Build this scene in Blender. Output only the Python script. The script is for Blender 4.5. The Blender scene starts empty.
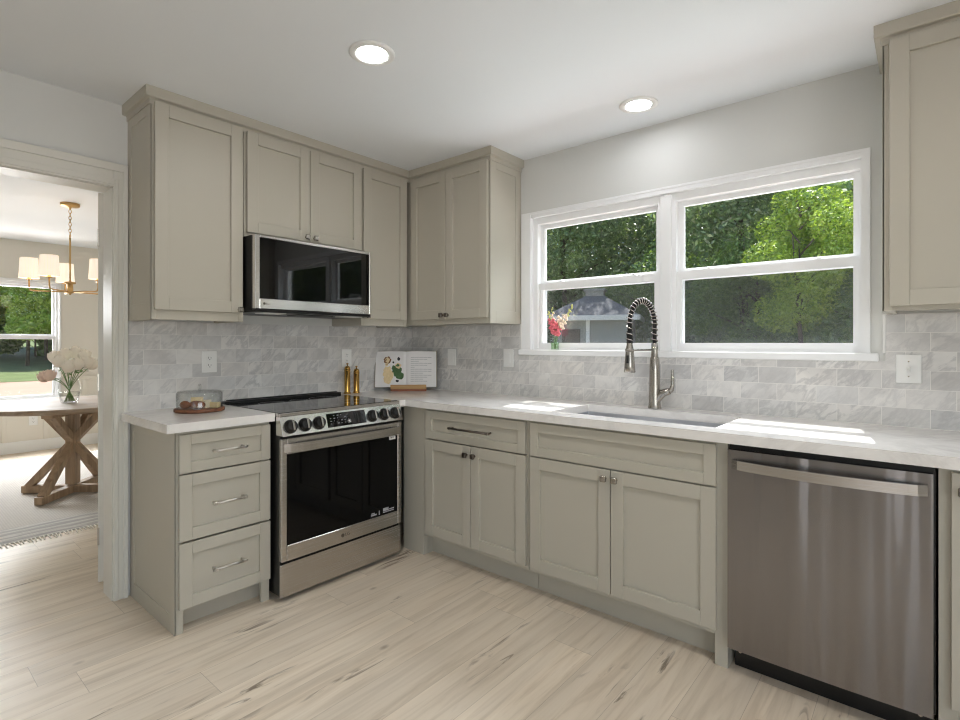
import bpy, bmesh, math, random
import numpy as np
from mathutils import Vector, Matrix
PI = math.pi
C = bpy.context.scene
COL = C.collection
random.seed(7)

# ------------------------------------------------------------------ camera
cam_d = bpy.data.cameras.new('camera'); cam = bpy.data.objects.new('camera', cam_d); COL.objects.link(cam)
cam.location = (3.02, -2.7626, 1.2576); cam.rotation_euler = (PI/2, 0, .7029)
cam_d.sensor_width = 36; cam_d.lens = 526.6/960*36
cam_d.shift_x = .69/960; cam_d.shift_y = -17.56/960; cam_d.clip_start = .05; cam_d.clip_end = 300
C.camera = cam
# ------------------------------------------------------------------ world, sun, exposure
CEIL = 2.425
w = bpy.data.worlds.new('sky'); C.world = w; w.use_nodes = True
nt = w.node_tree; bg = nt.nodes['Background']
sky = nt.nodes.new('ShaderNodeTexSky'); sky.sky_type = 'NISHITA'; sky.sun_disc = False
sky.sun_elevation = math.radians(61); sky.sun_rotation = math.radians(10); sky.air_density = 1; sky.dust_density = .6
nt.links.new(sky.outputs[0], bg.inputs[0]); bg.inputs[1].default_value = .26
sd = bpy.data.lights.new('sun', 'SUN'); sd.energy = 10; sd.angle = math.radians(.6); sd.color = (1, .97, .93)
so = bpy.data.objects.new('sun', sd); COL.objects.link(so)
so.rotation_euler = Vector((.19, -1, -1.70)).to_track_quat('-Z', 'Y').to_euler(); so.location = (0, 8, 12)
def area(name, loc, target, sx, sy, power, col=(1, 1, 1)):
    l = bpy.data.lights.new(name, 'AREA'); l.shape = 'RECTANGLE'; l.size = sx; l.size_y = sy; l.energy = power; l.color = col
    o = bpy.data.objects.new(name, l); COL.objects.link(o); o.location = loc
    o.rotation_euler = (Vector(target)-Vector(loc)).to_track_quat('-Z', 'Y').to_euler(); return o
area('fill_patio_door', (4.25, -6.05, 1.15), (4.0, 0, 1.15), 1.7, 2.0, 4, (.97, .98, 1))  # fill lamp at an invented patio door behind the camera
area('fill_side_window', (5.32, -3.6, 1.4), (0, -3.6, 1.4), 2.2, 1.4, 29, (.95, .98, 1))  # fill lamp at an invented side window, brightens the stove wall
area('daylight_kitchen_window', (1.95, 1.5, 3.5), (1.95, -1.3, .7), 2.8, 1.4, 200, (.90, .96, 1))
area('fill_from_ground', (1.95, 2.2, -.15), (1.95, -2.2, 2.4), 3.6, 2.2, 150, (.90, .96, 1))  # added uplight outside the window, lifts the kitchen ceiling like ground bounce
area('fill_dining_ground', (-6.4, -2, -.1), (-2.6, -2, 2.4), 2.0, 1.6, 130, (1, .99, .96))  # added low uplight outside, brightens the dining ceiling
area('daylight_dining_window', (-5.5, -2, 2.1), (-2.6, -2, .0), 1.6, 1.3, 290, (.97, .98, 1))
CAN = 112.0
C.view_settings.view_transform = 'Standard'; C.view_settings.look = 'None'
C.view_settings.exposure = .40; C.view_settings.gamma = 1; C.view_settings.use_curve_mapping = False
C.cycles.max_bounces = 12; C.cycles.diffuse_bounces = 5; C.cycles.glossy_bounces = 5; C.cycles.transmission_bounces = 8
C.cycles.transparent_max_bounces = 24; C.cycles.caustics_reflective = True; C.cycles.blur_glossy = .3
C.cycles.sample_clamp_indirect = 6; C.cycles.filter_width = 1.15

# ------------------------------------------------------------------ materials
def s2l(c): return tuple((x/12.92 if x <= .04045 else ((x+.055)/1.055)**2.4) for x in (v/255 for v in c))
class N:
    def __init__(s, name):
        s.m = bpy.data.materials.new(name); s.m.use_nodes = True; s.t = s.m.node_tree
        s.b = s.t.nodes['Principled BSDF']; s.out = s.t.nodes['Material Output']
    def n(s, typ, **k):
        o = s.t.nodes.new(typ)
        for a, v in k.items(): setattr(o, a, v)
        return o
    def l(s, a, b): s.t.links.new(a, b)
    def val(s, sock, v):
        if isinstance(v, (int, float, tuple, list)): sock.default_value = v
        else: s.l(v, sock)
    def math(s, op, a, b=0., c=None, clamp=False):
        o = s.n('ShaderNodeMath', operation=op); o.use_clamp = clamp
        s.val(o.inputs[0], a); s.val(o.inputs[1], b)
        if c is not None: s.val(o.inputs[2], c)
        return o.outputs[0]
    def mix(s, f, a, b, blend='MIX'):
        o = s.n('ShaderNodeMix', data_type='RGBA', blend_type=blend)
        s.val(o.inputs[0], f)
        for k, v in ((6, a), (7, b)):
            if isinstance(v, tuple) and len(v) == 3: v = (*v, 1)
            s.val(o.inputs[k], v)
        return o.outputs[2]
    def coord(s, kind='Object'): return s.n('ShaderNodeTexCoord').outputs[kind]
    def sep(s, v):
        o = s.n('ShaderNodeSeparateXYZ'); s.l(v, o.inputs[0]); return o.outputs
    def comb(s, x=0., y=0., z=0.):
        o = s.n('ShaderNodeCombineXYZ')
        for i, v in enumerate((x, y, z)): s.val(o.inputs[i], v)
        return o.outputs[0]
    def noise(s, vec, scale, detail=3., rough=.5, dist=0.):
        o = s.n('ShaderNodeTexNoise'); s.l(vec, o.inputs['Vector'])
        o.inputs['Scale'].default_value = scale; o.inputs['Detail'].default_value = detail
        o.inputs['Roughness'].default_value = rough; o.inputs['Distortion'].default_value = dist
        return o.outputs
    def ramp(s, fac, *stops):
        o = s.n('ShaderNodeValToRGB'); s.l(fac, o.inputs[0]); e = o.color_ramp.elements
        while len(e) < len(stops): e.new(.5)
        for k, (p, c) in enumerate(stops):
            e[k].position = p; e[k].color = (*c, 1) if not isinstance(c, (int, float)) else (c, c, c, 1)
        return o.outputs[0]
    def bump(s, h, strength=.2, dist=.01):
        o = s.n('ShaderNodeBump'); o.inputs['Strength'].default_value = strength; o.inputs['Distance'].default_value = dist
        s.l(h, o.inputs['Height']); s.l(o.outputs[0], s.b.inputs['Normal'])
    def set(s, **k):
        for a, v in k.items():
            i = s.b.inputs[{'col': 'Base Color', 'rough': 'Roughness', 'metal': 'Metallic', 'spec': 'Specular IOR Level', 'coat': 'Coat Weight',
                            'ecol': 'Emission Color', 'estr': 'Emission Strength', 'ior': 'IOR', 'trans': 'Transmission Weight', 'aniso': 'Anisotropic', 'sheen': 'Sheen Weight'}[a]]
            if isinstance(v, tuple) and len(v) == 3 and i.type == 'RGBA': v = (*v, 1)
            s.val(i, v)
        return s
def plain(name, rgb, rough=.5, metal=0., var=.04, scale=6., **k):
    m = N(name); c = s2l(rgb)
    n = m.noise(m.coord(), scale, 2)[0]
    a = tuple(max(0, x*(1-var)) for x in c); b = tuple(min(1, x*(1+var)) for x in c)
    m.set(col=m.mix(n, a, b), rough=rough, metal=metal, **k)
    return m.m
M = {}
M['cab'] = plain('cabinet_paint', (182, 177, 164), .42, var=.015)
M['wall'] = plain('wall_paint', (213, 214, 211), .7, var=.01)
M['dwall'] = plain('dining_wall_paint', (222, 217, 206), .7, var=.01)
M['ceil'] = plain('ceiling_paint', (230, 233, 236), .75, var=.008)
M['trim'] = plain('white_trim', (232, 232, 230), .4, var=.01)
M['casing'] = plain('door_casing_paint', (214, 212, 204), .4, var=.01)
M['vinyl'] = plain('white_vinyl', (238, 239, 240), .3, var=.01)
M['plate'] = plain('white_plastic', (235, 235, 233), .3, var=.01)
M['dark'] = plain('dark_slot', (25, 25, 25), .5)
M['nickel'] = plain('brushed_nickel', (172, 167, 160), .26, 1.)
M['pull'] = plain('satin_nickel', (208, 204, 198), .34, 1.)
M['chrome'] = plain('polished_steel', (205, 205, 205), .12, 1.)
M['pull_dark'] = plain('dark_nickel', (120, 112, 104), .3, 1.)
M['brass'] = plain('brass', (184, 146, 80), .16, 1.)
M['gold'] = plain('satin_gold', (200, 168, 116), .35, 1.)
M['black'] = plain('black_enamel', (14, 14, 15), .35)
M['rubber'] = plain('black_rubber', (22, 22, 22), .7)
M['bglass'] = plain('black_glass', (6, 6, 7), .03, spec=.5)
M['oglass'] = plain('oven_black_glass', (5, 5, 6), .05, spec=.22)
M['panel'] = plain('panel_steel', (232, 231, 229), .2, 1., var=.02)
M['cooktop'] = plain('ceramic_glass', (12, 12, 13), .05, spec=.7)
M['paper'] = plain('paper', (226, 224, 224), .8, var=.02)
M['ink'] = plain('grey_ink', (160, 160, 165), .8)
M['board'] = plain('book_cover', (150, 142, 128), .7)
M['lens'] = None
def steel(name, rgb, rough, axis, aniso=0.):
    m = N(name); x, y, z = m.sep(m.coord())
    v = {'x': m.comb(m.math('MULTIPLY', x, .6), m.math('MULTIPLY', y, 1.), m.math('MULTIPLY', z, 900.)),
         'y': m.comb(m.math('MULTIPLY', x, 900.), m.math('MULTIPLY', y, .6), m.math('MULTIPLY', z, 900.))}[axis]
    n = m.noise(v, 1., 2)[0]
    c = s2l(rgb)
    m.set(col=m.mix(n, tuple(t*.975 for t in c), c), rough=m.math('MULTIPLY_ADD', n, .03, rough-.015), metal=1.)
    if aniso:
        t = m.n('ShaderNodeTangent', direction_type='RADIAL', axis='Z'); m.l(t.outputs[0], m.b.inputs['Tangent']); m.set(aniso=aniso); m.b.inputs['Anisotropic Rotation'].default_value = .25; m.bump(m.noise(m.comb(m.math('MULTIPLY', x, 7.), 0., m.math('MULTIPLY', z, .35)), 1., 2)[0], .9, .03)
    return m.m
M['steel'] = steel('stainless_steel', (196, 192, 188), .27, 'x')
M['steel_dw'] = steel('brushed_stainless', (146, 143, 143), .24, 'x', .85)
M['steel_sink'] = steel('sink_steel', (206, 207, 210), .34, 'x')
def wood(name, c1, c2, scale=1., axis='x', rough=.55):
    m = N(name); x, y, z = m.sep(m.coord())
    k = {'x': (1.5, 22, 22), 'y': (22, 1.5, 22), 'z': (22, 22, 1.5)}[axis]
    v = m.comb(*[m.math('MULTIPLY', q, t*scale) for q, t in zip((x, y, z), k)])
    n = m.noise(v, 1., 5, .6, .6)[0]
    m.set(col=m.ramp(n, (.3, s2l(c1)), (.7, s2l(c2))), rough=rough); m.bump(n, .08, .002)
    return m.m
M['oak'] = wood('weathered_oak', (128, 104, 80), (176, 150, 122), 1., 'z')
M['oaktop'] = wood('weathered_oak_top', (140, 118, 96), (170, 152, 132), 1., 'y', .6)
M['walnut'] = wood('walnut', (88, 50, 30), (138, 86, 54), 2.)
M['acacia'] = wood('stand_wood', (150, 112, 66), (190, 152, 100), 2.)
M['cherry'] = wood('stand_wood_red', (120, 66, 44), (156, 92, 62), 2.)
# glass: thin panes and blown glass
def glass(name, tint=(1, 1, 1), refl=.06, rough=0., edge=1.):
    m = N(name); t = m.t; t.nodes.remove(m.b)
    tr = m.n('ShaderNodeBsdfTransparent'); tr.inputs[0].default_value = (*tint, 1)
    gl = m.n('ShaderNodeBsdfGlossy'); gl.inputs['Roughness'].default_value = rough
    if edge < 1:
        le = m.n('ShaderNodeLayerWeight'); le.inputs[0].default_value = .5
        m.l(m.mix(m.math('POWER', le.outputs['Facing'], 2.5), tint, tuple(t_*edge for t_ in tint)), tr.inputs[0])
    lw = m.n('ShaderNodeLayerWeight'); lw.inputs[0].default_value = .35
    f = m.math('MULTIPLY_ADD', m.math('POWER', lw.outputs['Facing'], 3.), .6, refl)
    mx = m.n('ShaderNodeMixShader'); m.l(f, mx.inputs[0]); m.l(tr.outputs[0], mx.inputs[1]); m.l(gl.outputs[0], mx.inputs[2])
    m.l(mx.outputs[0], m.out.inputs[0]); return m.m
M['pane'] = glass('window_glass', (.97, .98, .98), .04)
M['clear'] = glass('clear_glass', (.965, .972, .968), .05, 0., .72)
M['gglass'] = glass('green_water_glass', (.75, .9, .72), .06)
def screen():
    m = N('insect_mesh'); t = m.t; t.nodes.remove(m.b)
    tr = m.n('ShaderNodeBsdfTransparent'); di = m.n('ShaderNodeBsdfDiffuse'); di.inputs[0].default_value = (.11, .11, .115, 1)
    mx = m.n('ShaderNodeMixShader'); mx.inputs[0].default_value = .25
    m.l(tr.outputs[0], mx.inputs[1]); m.l(di.outputs[0], mx.inputs[2]); m.l(mx.outputs[0], m.out.inputs[0]); return m.m
M['screen'] = screen()
def emit(name, rgb, strength, base=(255, 255, 255)):
    m = N(name); m.set(col=s2l(base), ecol=s2l(rgb), estr=strength, rough=.5); return m.m
M['lens'] = emit('lamp_lens', (252, 249, 244), CAN)
M['lens_dim'] = emit('lamp_lens_dimmed', (246, 247, 252), 34)
def shade_mat():
    m = N('linen_shade'); x, y, z = m.sep(m.coord())
    ang = m.math('ARCTAN2', y, x)
    st = m.math('SINE', m.math('MULTIPLY', ang, 40.))
    c = m.mix(m.math('MULTIPLY_ADD', st, .5, .5), s2l((225, 212, 196)), s2l((250, 240, 226)))
    m.set(col=c, rough=.9, ecol=(1, .84, .68), estr=.5); return m.m
M['shade'] = shade_mat()
M['bulb'] = emit('bulb_glow', (255, 220, 180), 8)
# quartz worktop
def quartz():
    m = N('white_quartz'); v = m.coord()
    n = m.noise(v, 2.3, 6, .6, 1.2)[0]
    vein = m.math('SUBTRACT', 1., m.math('MULTIPLY', m.math('ABSOLUTE', m.math('SUBTRACT', n, .5)), 16.), clamp=True)
    patch = m.noise(v, 3.1, 2)[0]
    f = m.math('MULTIPLY', vein, m.math('MULTIPLY_ADD', patch, 1.6, -.55, clamp=True))
    fine = m.noise(v, 30, 3)[0]
    c = m.mix(fine, s2l((226, 222, 218)), s2l((236, 233, 230)))
    m.set(col=m.mix(m.math('MULTIPLY', f, .6), c, s2l((176, 170, 168))), rough=.16, spec=.5); return m.m
M['quartz'] = quartz()
# marble subway tile; u = horizontal axis on the wall
def tile(name, axis):
    m = N(name); x, y, z = m.sep(m.coord()); u = x if axis == 'x' else y
    vec = m.comb(m.math('ADD', u, 10.02), m.math('SUBTRACT', z, .9145), 0.)
    br = m.n('ShaderNodeTexBrick'); br.offset = .5; br.squash = 1.
    m.l(vec, br.inputs['Vector'])
    br.inputs['Color1'].default_value = (0, 0, 0, 1); br.inputs['Color2'].default_value = (1, 1, 1, 1); br.inputs['Mortar'].default_value = (.5, .5, .5, 1)
    br.inputs['Scale'].default_value = 1; br.inputs['Mortar Size'].default_value = .0011; br.inputs['Mortar Smooth'].default_value = .2
    br.inputs['Bias'].default_value = 0; br.inputs['Brick Width'].default_value = .1545; br.inputs['Row Height'].default_value = .0765
    rnd = m.sep(br.outputs['Color'])[0]
    sh = m.comb(m.math('MULTIPLY_ADD', rnd, 37., u), m.math('MULTIPLY', rnd, 11.), m.math('MULTIPLY_ADD', rnd, 23., z))
    n1 = m.noise(m.comb(m.math('MULTIPLY_ADD', rnd, 37., m.math('ADD', u, m.math('MULTIPLY', z, .7))), m.math('MULTIPLY', rnd, 11.), m.math('MULTIPLY', m.math('SUBTRACT', z, u), 2.2)), 5., 6, .62, .35)[0]
    n2 = m.noise(sh, 9., 4, .6, .3)[0]
    n3 = m.noise(sh, 2.2, 2)[0]
    vein = m.math('SUBTRACT', 1., m.math('MULTIPLY', m.math('ABSOLUTE', m.math('SUBTRACT', n1, .5)), 14.), clamp=True)
    tone = m.ramp(rnd, (0., s2l((206, 205, 203))), (.25, s2l((226, 224, 221))), (.5, s2l((217, 213, 208))), (.75, s2l((230, 229, 227))), (1., s2l((198, 198, 198))))
    c = m.mix(m.math('MULTIPLY', n2, .5), tone, s2l((222, 221, 219)))
    c = m.mix(m.math('MULTIPLY', vein, m.math('MULTIPLY_ADD', n3, 1.6, -.4, clamp=True)), c, s2l((160, 160, 163)))
    c = m.mix(m.math('MULTIPLY_ADD', m.noise(sh, 3.4, 4, .6, 1.1)[0], 2.4, -.95, clamp=True), c, s2l((184, 182, 181)))
    c = m.mix(br.outputs['Fac'], c, s2l((228, 226, 222)))
    m.set(col=c, rough=m.math('MULTIPLY_ADD', br.outputs['Fac'], .4, .28))
    m.bump(m.math('SUBTRACT', 1., br.outputs['Fac']), .25, .0012); return m.m
M['tile_x'] = tile('marble_tile_x', 'x'); M['tile_y'] = tile('marble_tile_y', 'y')
# oak planks along y
def planks():
    m = N('oak_planks'); x, y, z = m.sep(m.coord()); W, L = .182, 1.24
    row = m.math('FLOOR', m.math('DIVIDE', x, W))
    wn = m.n('ShaderNodeTexWhiteNoise', noise_dimensions='1D'); m.l(row, wn.inputs['W'])
    yo = m.math('MULTIPLY_ADD', wn.outputs[0], L, y)
    colm = m.math('FLOOR', m.math('DIVIDE', yo, L))
    w2 = m.n('ShaderNodeTexWhiteNoise', noise_dimensions='2D'); m.l(m.comb(row, colm), w2.inputs['Vector'])
    rnd = w2.outputs[0]
    fx = m.math('FRACT', m.math('DIVIDE', x, W)); fy = m.math('FRACT', m.math('DIVIDE', yo, L))
    def edge(f, wd): return m.math('LESS_THAN', m.math('MINIMUM', f, m.math('SUBTRACT', 1., f)), wd)
    seam = m.math('MAXIMUM', edge(fx, .0045), edge(fy, .0008))
    gx = m.math('MULTIPLY_ADD', rnd, 31., x)
    v = m.comb(m.math('MULTIPLY', gx, 26.), m.math('MULTIPLY', y, 1.6), m.math('MULTIPLY', rnd, 9.))
    g = m.noise(v, 1., 5, .6, .7)[0]
    v2 = m.comb(m.math('MULTIPLY', gx, 7.), m.math('MULTIPLY', y, .8), rnd)
    g2 = m.noise(v2, 1., 3, .5, .5)[0]
    c = m.ramp(g, (.25, s2l((192, 173, 148))), (.5, s2l((230, 214, 192))), (.75, s2l((244, 231, 212))))
    c = m.mix(m.math('MULTIPLY_ADD', g2, .9, -.25, clamp=True), c, s2l((206, 196, 182)))
    c = m.mix(m.math('MULTIPLY', rnd, .4), c, s2l((196, 184, 168)))
    # dark mineral streaks and knots
    v3 = m.comb(m.math('MULTIPLY', gx, 24.), m.math('MULTIPLY', y, 3.2), m.math('MULTIPLY', rnd, 5.))
    st = m.noise(v3, 1., 4, .65, 1.)[0]
    msk = m.noise(m.comb(m.math('MULTIPLY', gx, 5.), m.math('MULTIPLY', y, 1.7), 3.3), 1., 2)[0]
    s = m.math('MULTIPLY', m.math('MULTIPLY_ADD', st, 11., -6.2, clamp=True), m.math('MULTIPLY_ADD', msk, 9., -4.9, clamp=True))
    c = m.mix(m.math('MULTIPLY', s, .8), c, s2l((98, 80, 62)))
    vo = m.n('ShaderNodeTexVoronoi'); m.l(m.comb(m.math('MULTIPLY', gx, 4.6), m.math('MULTIPLY', y, 2.6), 0.), vo.inputs['Vector']); vo.inputs['Scale'].default_value = 1
    kn = m.math('SUBTRACT', 1., m.math('MULTIPLY', vo.outputs['Distance'], 13.), clamp=True)
    c = m.mix(m.math('MULTIPLY', kn, .75), c, s2l((96, 72, 54)))
    c = m.mix(m.math('MULTIPLY', seam, .6), c, s2l((150, 134, 116)))
    m.set(col=c, rough=m.math('MULTIPLY_ADD', g, .12, .36), spec=.4)
    m.bump(m.math('SUBTRACT', m.math('MULTIPLY', g, .25), seam), .12, .0015); return m.m
M['floor'] = planks()
def rugmat():
    m = N('woven_rug'); x, y, z = m.sep(m.coord())
    wv = m.math('MULTIPLY', m.math('SINE', m.math('MULTIPLY', m.math('ADD', x, y), 210.)), m.math('SINE', m.math('MULTIPLY', m.math('SUBTRACT', x, y), 210.)))
    n = m.noise(m.coord(), 40, 3)[0]
    field = m.mix(m.math('MULTIPLY_ADD', wv, .35, .5), s2l((184, 178, 170)), s2l((216, 210, 202)))
    band = m.n('ShaderNodeTexWave', wave_type='BANDS', bands_direction='X'); m.l(m.comb(x, m.math('MULTIPLY', y, .15), 0.), band.inputs['Vector'])
    band.inputs['Scale'].default_value = 4.; band.inputs['Distortion'].default_value = 5.; band.inputs['Detail'].default_value = 3.; band.inputs['Detail Scale'].default_value = 6.
    stripes = m.mix(band.outputs['Fac'], s2l((212, 208, 202)), s2l((172, 170, 166)))
    d = m.math('ABSOLUTE', m.math('ADD', x, 2.79))
    inb = m.math('GREATER_THAN', d, 1.12)
    c = m.mix(inb, field, stripes)
    c = m.mix(m.math('MULTIPLY', n, .3), c, s2l((150, 146, 140)))
    m.set(col=c, rough=.95); m.bump(wv, .3, .004); return m.m
M['rug'] = rugmat()
M['fringe'] = plain('rug_fringe', (240, 234, 224), .95)
# leaves: colour varies per leaf, light shines through
def leafmat(name, c1, c2, c3, tr=.45):
    m = N(name); t = m.t; t.nodes.remove(m.b)
    g = m.n('ShaderNodeNewGeometry')
    c = m.ramp(g.outputs['Random Per Island'], (0., s2l(c1)), (.55, s2l(c2)), (1., s2l(c3)))
    d = m.n('ShaderNodeBsdfDiffuse'); m.l(c, d.inputs[0])
    tl = m.n('ShaderNodeBsdfTranslucent'); m.l(m.mix(.5, c, s2l((190, 220, 60)), 'MIX'), tl.inputs[0])
    gl = m.n('ShaderNodeBsdfGlossy'); gl.inputs['Roughness'].default_value = .4
    mx = m.n('ShaderNodeMixShader'); mx.inputs[0].default_value = tr; m.l(d.outputs[0], mx.inputs[1]); m.l(tl.outputs[0], mx.inputs[2])
    m2 = m.n('ShaderNodeMixShader'); m2.inputs[0].default_value = .10; m.l(mx.outputs[0], m2.inputs[1]); m.l(gl.outputs[0], m2.inputs[2])
    m.l(m2.outputs[0], m.out.inputs[0]); return m.m
M['leaf_dark'] = leafmat('dark_leaves', (58, 84, 64), (98, 128, 92), (156, 178, 132), .35)
M['leaf_mid'] = leafmat('mid_leaves', (64, 100, 52), (100, 138, 66), (146, 172, 92), .4)
M['leaf_bright'] = leafmat('bright_leaves', (128, 162, 50), (172, 196, 62), (208, 222, 96), .5)
M['stemgreen'] = plain('green_stem', (92, 128, 60), .5)
M['petal'] = plain('ivory_petals', (250, 243, 230), .7)
M['petal_pink'] = plain('blush_petals', (232, 208, 194), .7)
M['snap_pink'] = plain('coral_petals', (234, 122, 134), .6)
M['snap_white'] = plain('cream_petals', (246, 226, 206), .6)
M['snap_yellow'] = plain('yellow_buds', (216, 214, 130), .6)
M['bark'] = plain('bark', (84, 72, 60), .9, var=.4, scale=9)
M['grass'] = plain('grass', (82, 94, 50), .95, var=.35, scale=1.5)
M['dirt'] = plain('dirt', (150, 124, 106), .95, var=.25, scale=.8)
M['shingle'] = plain('roof_shingles', (112, 112, 116), .9, var=.08, scale=14)
M['siding'] = plain('shed_siding', (150, 152, 148), .8, var=.05)
M['cheese'] = plain('cheese', (232, 210, 160), .5)
M['rind'] = plain('cheese_rind', (238, 228, 206), .7)
M['crust'] = plain('bread_crust', (132, 74, 36), .8, var=.3, scale=40)
M['p_brown'] = plain('print_brown', (120, 82, 52), .8); M['p_tan'] = plain('print_tan', (222, 200, 158), .8, var=.2, scale=60)
M['p_green'] = plain('print_green', (74, 104, 66), .8, var=.4, scale=60); M['p_dark'] = plain('print_dark', (48, 48, 52), .8)

# ------------------------------------------------------------------ mesh helpers
class MB:
    def __init__(s): s.b = bmesh.new()
    def box(s, a, c, bv=0., seg=1):
        x0, y0, z0 = [min(p, q) for p, q in zip(a, c)]; x1, y1, z1 = [max(p, q) for p, q in zip(a, c)]
        r = bmesh.ops.create_cube(s.b, size=1)
        bmesh.ops.scale(s.b, vec=(x1-x0, y1-y0, z1-z0), verts=r['verts'])
        bmesh.ops.translate(s.b, vec=((x0+x1)/2, (y0+y1)/2, (z0+z1)/2), verts=r['verts'])
        if bv:
            es = list({e for v in r['verts'] for e in v.link_edges})
            bmesh.ops.bevel(s.b, geom=es, offset=min(bv, (x1-x0)*.45, (y1-y0)*.45, (z1-z0)*.45), segments=seg, affect='EDGES', profile=.5)
        return s
    def hexa(s, p, bv=0.):   # 8 corners: bottom four then top four, same winding
        vs = [s.b.verts.new(q) for q in p]
        fs = [s.b.faces.new([vs[i] for i in f]) for f in ((3, 2, 1, 0), (4, 5, 6, 7), (0, 1, 5, 4), (1, 2, 6, 5), (2, 3, 7, 6), (3, 0, 4, 7))]
        bmesh.ops.recalc_face_normals(s.b, faces=fs)
        if bv:
            es = list({e for f in fs for e in f.edges}); bmesh.ops.bevel(s.b, geom=es, offset=bv, segments=1, affect='EDGES')
        return s
    def lathe(s, prof, ctr=(0, 0, 0), seg=32, axis='z', cap=True):
        cx, cy, cz = ctr; rings = []
        for r, h in prof:
            ring = []
            for i in range(seg):
                a = 2*PI*i/seg; u, v = r*math.cos(a), r*math.sin(a)
                p = {'z': (u, v, h), 'y': (u, h, -v), 'x': (h, u, v)}[axis]
                ring.append(s.b.verts.new((p[0]+cx, p[1]+cy, p[2]+cz)))
            rings.append(ring)
        for a, b in zip(rings, rings[1:]):
            for i in range(seg):
                j = (i+1) % seg
                f = s.b.faces.new((a[i], a[j], b[j], b[i])); f.smooth = True
        if cap:
            s.b.faces.new(rings[0][::-1]); s.b.faces.new(rings[-1])
        return s
    def tube(s, pts, r, seg=10, cap=True, flat=None):
        pts = [Vector(p) for p in pts]; n = len(pts)
        rs = r if isinstance(r, (list, tuple)) else [r]*n
        rings = []; up = None
        for i in range(n):
            t = (pts[min(i+1, n-1)]-pts[max(i-1, 0)]).normalized()
            if up is None: up = t.orthogonal().normalized()
            else:
                up = (up - t*up.dot(t))
                up = up.normalized() if up.length > 1e-6 else t.orthogonal().normalized()
            sd = t.cross(up)
            rings.append([s.b.verts.new(pts[i]+(up*math.cos(2*PI*k/seg)+sd*math.sin(2*PI*k/seg))*rs[i]) for k in range(seg)])
        for a, b in zip(rings, rings[1:]):
            for i in range(seg):
                j = (i+1) % seg; f = s.b.faces.new((a[i], a[j], b[j], b[i])); f.smooth = True
        if cap: s.b.faces.new(rings[0][::-1]); s.b.faces.new(rings[-1])
        return s
    def beam(s, p, q, wd, dp, side, bv=.003):   # squared timber from p to q; side = width direction
        p, q = Vector(p), Vector(q); t = (q-p).normalized(); sd = Vector(side).normalized(); n = t.cross(sd).normalized()
        c = []
        for o in (p, q):
            for a, b in ((-1, -1), (1, -1), (1, 1), (-1, 1)): c.append(o+sd*a*wd/2+n*b*dp/2)
        return s.hexa(c, bv)
    def prism(s, poly, z0, z1):
        a = [s.b.verts.new((x, y, z0)) for x, y in poly]; b = [s.b.verts.new((x, y, z1)) for x, y in poly]
        n = len(poly); fs = [s.b.faces.new(a[::-1]), s.b.faces.new(b)]
        for i in range(n): fs.append(s.b.faces.new((a[i], a[(i+1) % n], b[(i+1) % n], b[i])))
        bmesh.ops.recalc_face_normals(s.b, faces=fs); return s
    def ball(s, c, r, sub=2, sc=(1, 1, 1)):
        k = bmesh.ops.create_icosphere(s.b, subdivisions=sub, radius=r)
        bmesh.ops.scale(s.b, vec=sc, verts=k['verts']); bmesh.ops.translate(s.b, vec=c, verts=k['verts'])
        for v in k['verts']:
            for f in v.link_faces: f.smooth = True
        return s
    def rot(s, ang, axis, ctr=(0, 0, 0)):
        bmesh.ops.rotate(s.b, cent=ctr, matrix=Matrix.Rotation(ang, 3, axis), verts=s.b.verts[:]); return s
    def move(s, v): bmesh.ops.translate(s.b, vec=v, verts=s.b.verts[:]); return s
    def done(s, name, mat, parent=None, label=None, **k):
        me = bpy.data.meshes.new(name); s.b.to_mesh(me); s.b.free()
        o = bpy.data.objects.new(name, me); COL.objects.link(o)
        if mat is not None: me.materials.append(M[mat] if isinstance(mat, str) else mat)
        if parent is not None: o.parent = parent
        if label: o['label'] = label
        for a, v in k.items(): o[a] = v
        return o
def tag(o, label, cat, group=None):
    o['label'] = label; o['category'] = cat
    if group: o['group'] = group
    return o
def thing(name, label, cat, loc=(0, 0, 0), rz=0., group=None):
    o = bpy.data.objects.new(name, None); COL.objects.link(o); o.empty_display_size = .05
    o.location = loc; o.rotation_euler = (0, 0, rz); return tag(o, label, cat, group)
def struct(name, mb, mat, parent=None, label=None):
    o = mb.done(name, mat, parent)
    if parent is None: o['kind'] = 'structure'
    if label: o['label'] = label
    return o
def copy_tree(o, parent=None):
    kids = [c for c in COL.objects if c.parent == o]
    c = o.copy(); COL.objects.link(c); c.parent = parent
    for k in kids: copy_tree(k, c)
    return c
def text_mesh(body, size):
    cu = bpy.data.curves.new('t', 'FONT'); cu.body = body; cu.size = size; cu.extrude = .0003; cu.align_x = 'CENTER'; cu.align_y = 'CENTER'
    o = bpy.data.objects.new('t', cu); COL.objects.link(o); bpy.context.view_layer.update()
    me = bpy.data.meshes.new_from_object(o.evaluated_get(bpy.context.evaluated_depsgraph_get()))
    bpy.data.objects.remove(o); return me

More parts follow.
